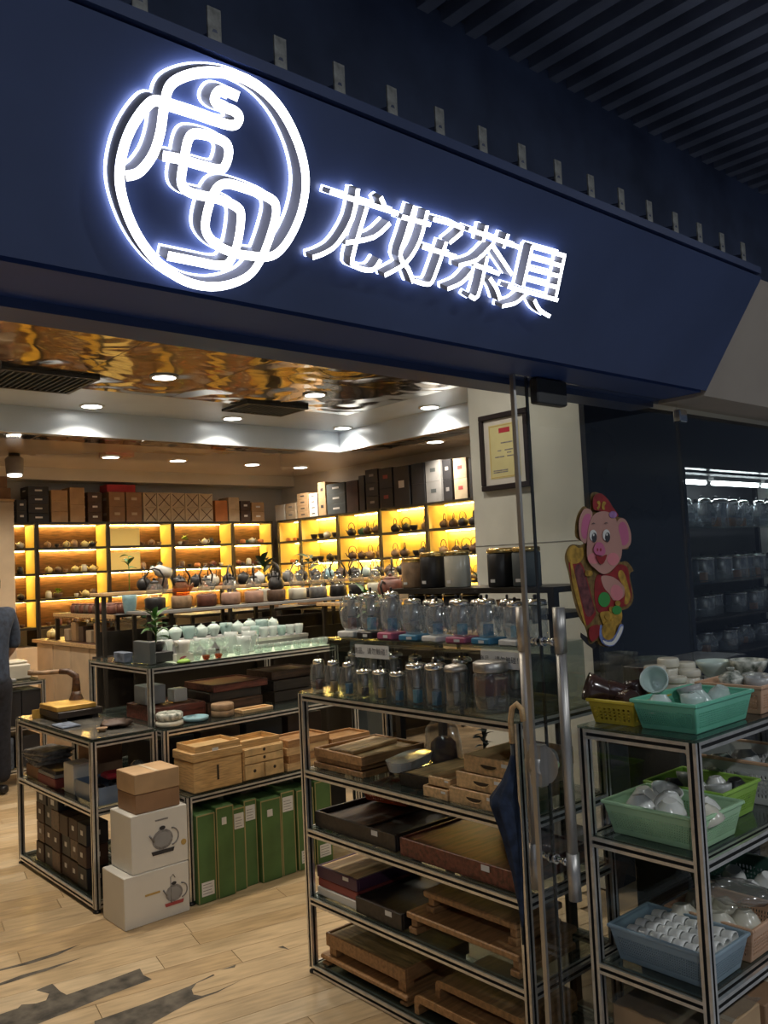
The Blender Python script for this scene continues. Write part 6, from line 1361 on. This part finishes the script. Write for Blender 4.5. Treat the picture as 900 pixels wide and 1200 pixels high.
def skin_obj(name, nodes, edges, m, parent, root=0, sub=2):
    me = bpy.data.meshes.new(name); me.from_pydata([n[0] for n in nodes], edges, []); me.materials.append(MATS[m])
    o = bpy.data.objects.new(name, me); COL.objects.link(o); o.parent = parent
    md = o.modifiers.new('skin', 'SKIN'); md.use_smooth_shade = True
    for i, n in enumerate(nodes):
        r = n[1] if isinstance(n[1], tuple) else (n[1], n[1]); me.skin_vertices[0].data[i].radius = r; me.skin_vertices[0].data[i].use_root = i == root
    o.modifiers.new('subdivision', 'SUBSURF').render_levels = sub
    o.modifiers['subdivision'].levels = sub
    return o
P0 = (2.03, 6.84, 0)
ps = thing('person', 'person in a dark blue shirt and black trousers standing with the back turned', 'person', P0, R(28))
# local frame: faces +y, right hand towards +x
skin_obj('body', [((0, 0, 0.92), 0.10), ((0, -0.01, 1.12), 0.105), ((0, -0.01, 1.30), (0.12, 0.085)), ((0, 0.0, 1.40), 0.05), ((0, 0.01, 1.47), 0.05), ((0, 0.025, 1.54), (0.072, 0.088)), ((0, 0.02, 1.61), (0.07, 0.085)),
                  ((0.17, -0.01, 1.34), 0.045), ((0.22, -0.02, 1.10), 0.037), ((0.20, 0.13, 0.93), 0.030), ((0.185, 0.19, 0.90), (0.036, 0.018)), ((0.18, 0.255, 0.885), 0.0095), ((0.18, 0.285, 0.868), 0.008), ((0.197, 0.25, 0.883), 0.009), ((0.2, 0.28, 0.868), 0.0078), ((0.163, 0.25, 0.885), 0.009), ((0.161, 0.278, 0.87), 0.008), ((0.212, 0.235, 0.88), 0.0085), ((0.215, 0.258, 0.866), 0.0075), ((0.155, 0.205, 0.895), 0.010), ((0.142, 0.228, 0.885), 0.009),
                  ((-0.17, -0.01, 1.34), 0.045), ((-0.22, -0.02, 1.10), 0.037), ((-0.20, 0.13, 0.93), 0.030), ((-0.185, 0.19, 0.90), (0.036, 0.018)), ((-0.18, 0.255, 0.885), 0.0095), ((-0.18, 0.285, 0.868), 0.008), ((-0.197, 0.25, 0.883), 0.009), ((-0.2, 0.28, 0.868), 0.0078), ((-0.163, 0.25, 0.885), 0.009), ((-0.161, 0.278, 0.87), 0.008), ((-0.212, 0.235, 0.88), 0.0085), ((-0.215, 0.258, 0.866), 0.0075), ((-0.155, 0.205, 0.895), 0.010), ((-0.142, 0.228, 0.885), 0.009),
                  ((0.09, 0, 0.84), 0.075), ((0.095, 0.01, 0.48), 0.05), ((0.095, -0.01, 0.10), 0.035), ((-0.09, 0, 0.84), 0.075), ((-0.095, 0.01, 0.48), 0.05), ((-0.095, -0.01, 0.10), 0.035)],
         [(0, 1), (1, 2), (2, 3), (3, 4), (4, 5), (5, 6), (2, 7), (7, 8), (8, 9), (9, 10), (10, 11), (11, 12), (10, 13), (13, 14), (10, 15), (15, 16), (10, 17), (17, 18), (10, 19), (19, 20),
          (2, 21), (21, 22), (22, 23), (23, 24), (24, 25), (25, 26), (24, 27), (27, 28), (24, 29), (29, 30), (24, 31), (31, 32), (24, 33), (33, 34), (0, 35), (35, 36), (36, 37), (0, 38), (38, 39), (39, 40)], 'skin', ps)
skin_obj('shirt', [((0, -0.005, 0.80), (0.17, 0.125)), ((0, -0.005, 0.90), (0.168, 0.12)), ((0, -0.01, 1.05), (0.155, 0.11)), ((0, -0.01, 1.22), (0.17, 0.115)), ((0, -0.01, 1.33), (0.15, 0.095)), ((0, 0.0, 1.395), (0.075, 0.065)), ((0.175, -0.01, 1.345), 0.068), ((0.215, -0.015, 1.22), 0.062), ((0.226, -0.005, 1.07), 0.058), ((-0.175, -0.01, 1.345), 0.068), ((-0.215, -0.015, 1.22), 0.062), ((-0.228, -0.015, 1.10), 0.06)],
         [(0, 1), (1, 2), (2, 3), (3, 4), (4, 5), (4, 6), (6, 7), (7, 8), (4, 9), (9, 10), (10, 11)], 'cloth_shirt', ps)
skin_obj('trousers', [((0, 0, 0.94), (0.16, 0.115)), ((0, 0, 0.86), (0.165, 0.12)), ((0.092, 0, 0.76), 0.10), ((0.097, 0.01, 0.48), 0.078), ((0.097, -0.005, 0.08), 0.066), ((-0.092, 0, 0.76), 0.10), ((-0.097, 0.01, 0.48), 0.078), ((-0.097, -0.005, 0.08), 0.066)], [(0, 1), (1, 2), (2, 3), (3, 4), (1, 5), (5, 6), (6, 7)], 'cloth_trouser', ps)
for sx in (1, -1):
    skin_obj('shoe', [((sx*0.097, -0.05, 0.04), (0.04, 0.038)), ((sx*0.1, 0.06, 0.036), (0.046, 0.034)), ((sx*0.104, 0.15, 0.03), (0.042, 0.026))], [(0, 1), (1, 2)], 'clay_black', ps)
    obj('ear', MB().m('skin').ball((sx*0.078, 0.02, 1.545), 0.022, 8, 0.4, 0.8, 1.3), ps)
    obj('eye', MB().m('pig_white').ball((sx*0.030, 0.100, 1.56), 0.012, 8).m('ink').ball((sx*0.030, 0.108, 1.56), 0.006, 8), ps)
obj('nose', MB().m('skin').tube([(0, 0.103, 1.57), (0, 0.118, 1.535), (0, 0.108, 1.527)], [0.008, 0.014, 0.012], 8), ps)
obj('mouth', MB().m('lip').ball((0, 0.100, 1.497), 0.02, 10, 1.1, 0.4, 0.3), ps)
b = MB().m('hair'); hs = [(0.074, 1.50), (0.088, 1.55), (0.090, 1.60), (0.078, 1.65), (0.045, 1.68), (0.002, 1.687)]
for r, z in hs:
    for i in range(20):
        a = 2*math.pi*i/20; ff = math.sin(a)
        zz_ = z if ff < 0.35 or z > 1.6 else 1.6+(z-1.5)*0.15
        b.v.append((r*math.cos(a)*0.98, r*math.sin(a)*1.14+0.012, zz_))
for j in range(5):
    for i in range(20): b.face((j*20+i, j*20+(i+1) % 20, (j+1)*20+(i+1) % 20, (j+1)*20+i), True)
obj('hair', b, ps)
# corridor lamps added out of view to brighten the basket rack
for i, x in enumerate((-1.2, 1.6, 4.4)):
    t = thing('added_corridor_lamp', f'added unseen lamp in the ribbed corridor ceiling, {ORD[i]} of three along the shop fronts', 'ceiling light', (x, -1.3, 3.16))
    obj('housing', MB().m('plastic_white').lathe([(0.10, -0.02), (0.12, -0.015), (0.12, 0.05), (0.10, 0.055)], 20), t); obj('diffuser', MB().m('lamp_disc').lathe([(0.09, -0.026), (0.095, -0.0205)], 20), t)
    ld = bpy.data.lights.new('lamp', 'AREA'); ld.shape = 'DISK'; ld.size = 0.2; ld.energy = 32; ld.color = (0.93, 0.97, 1.0)
    l = bpy.data.objects.new('lamp', ld); COL.objects.link(l); l.parent = t; l.location = (0, 0, -0.035)
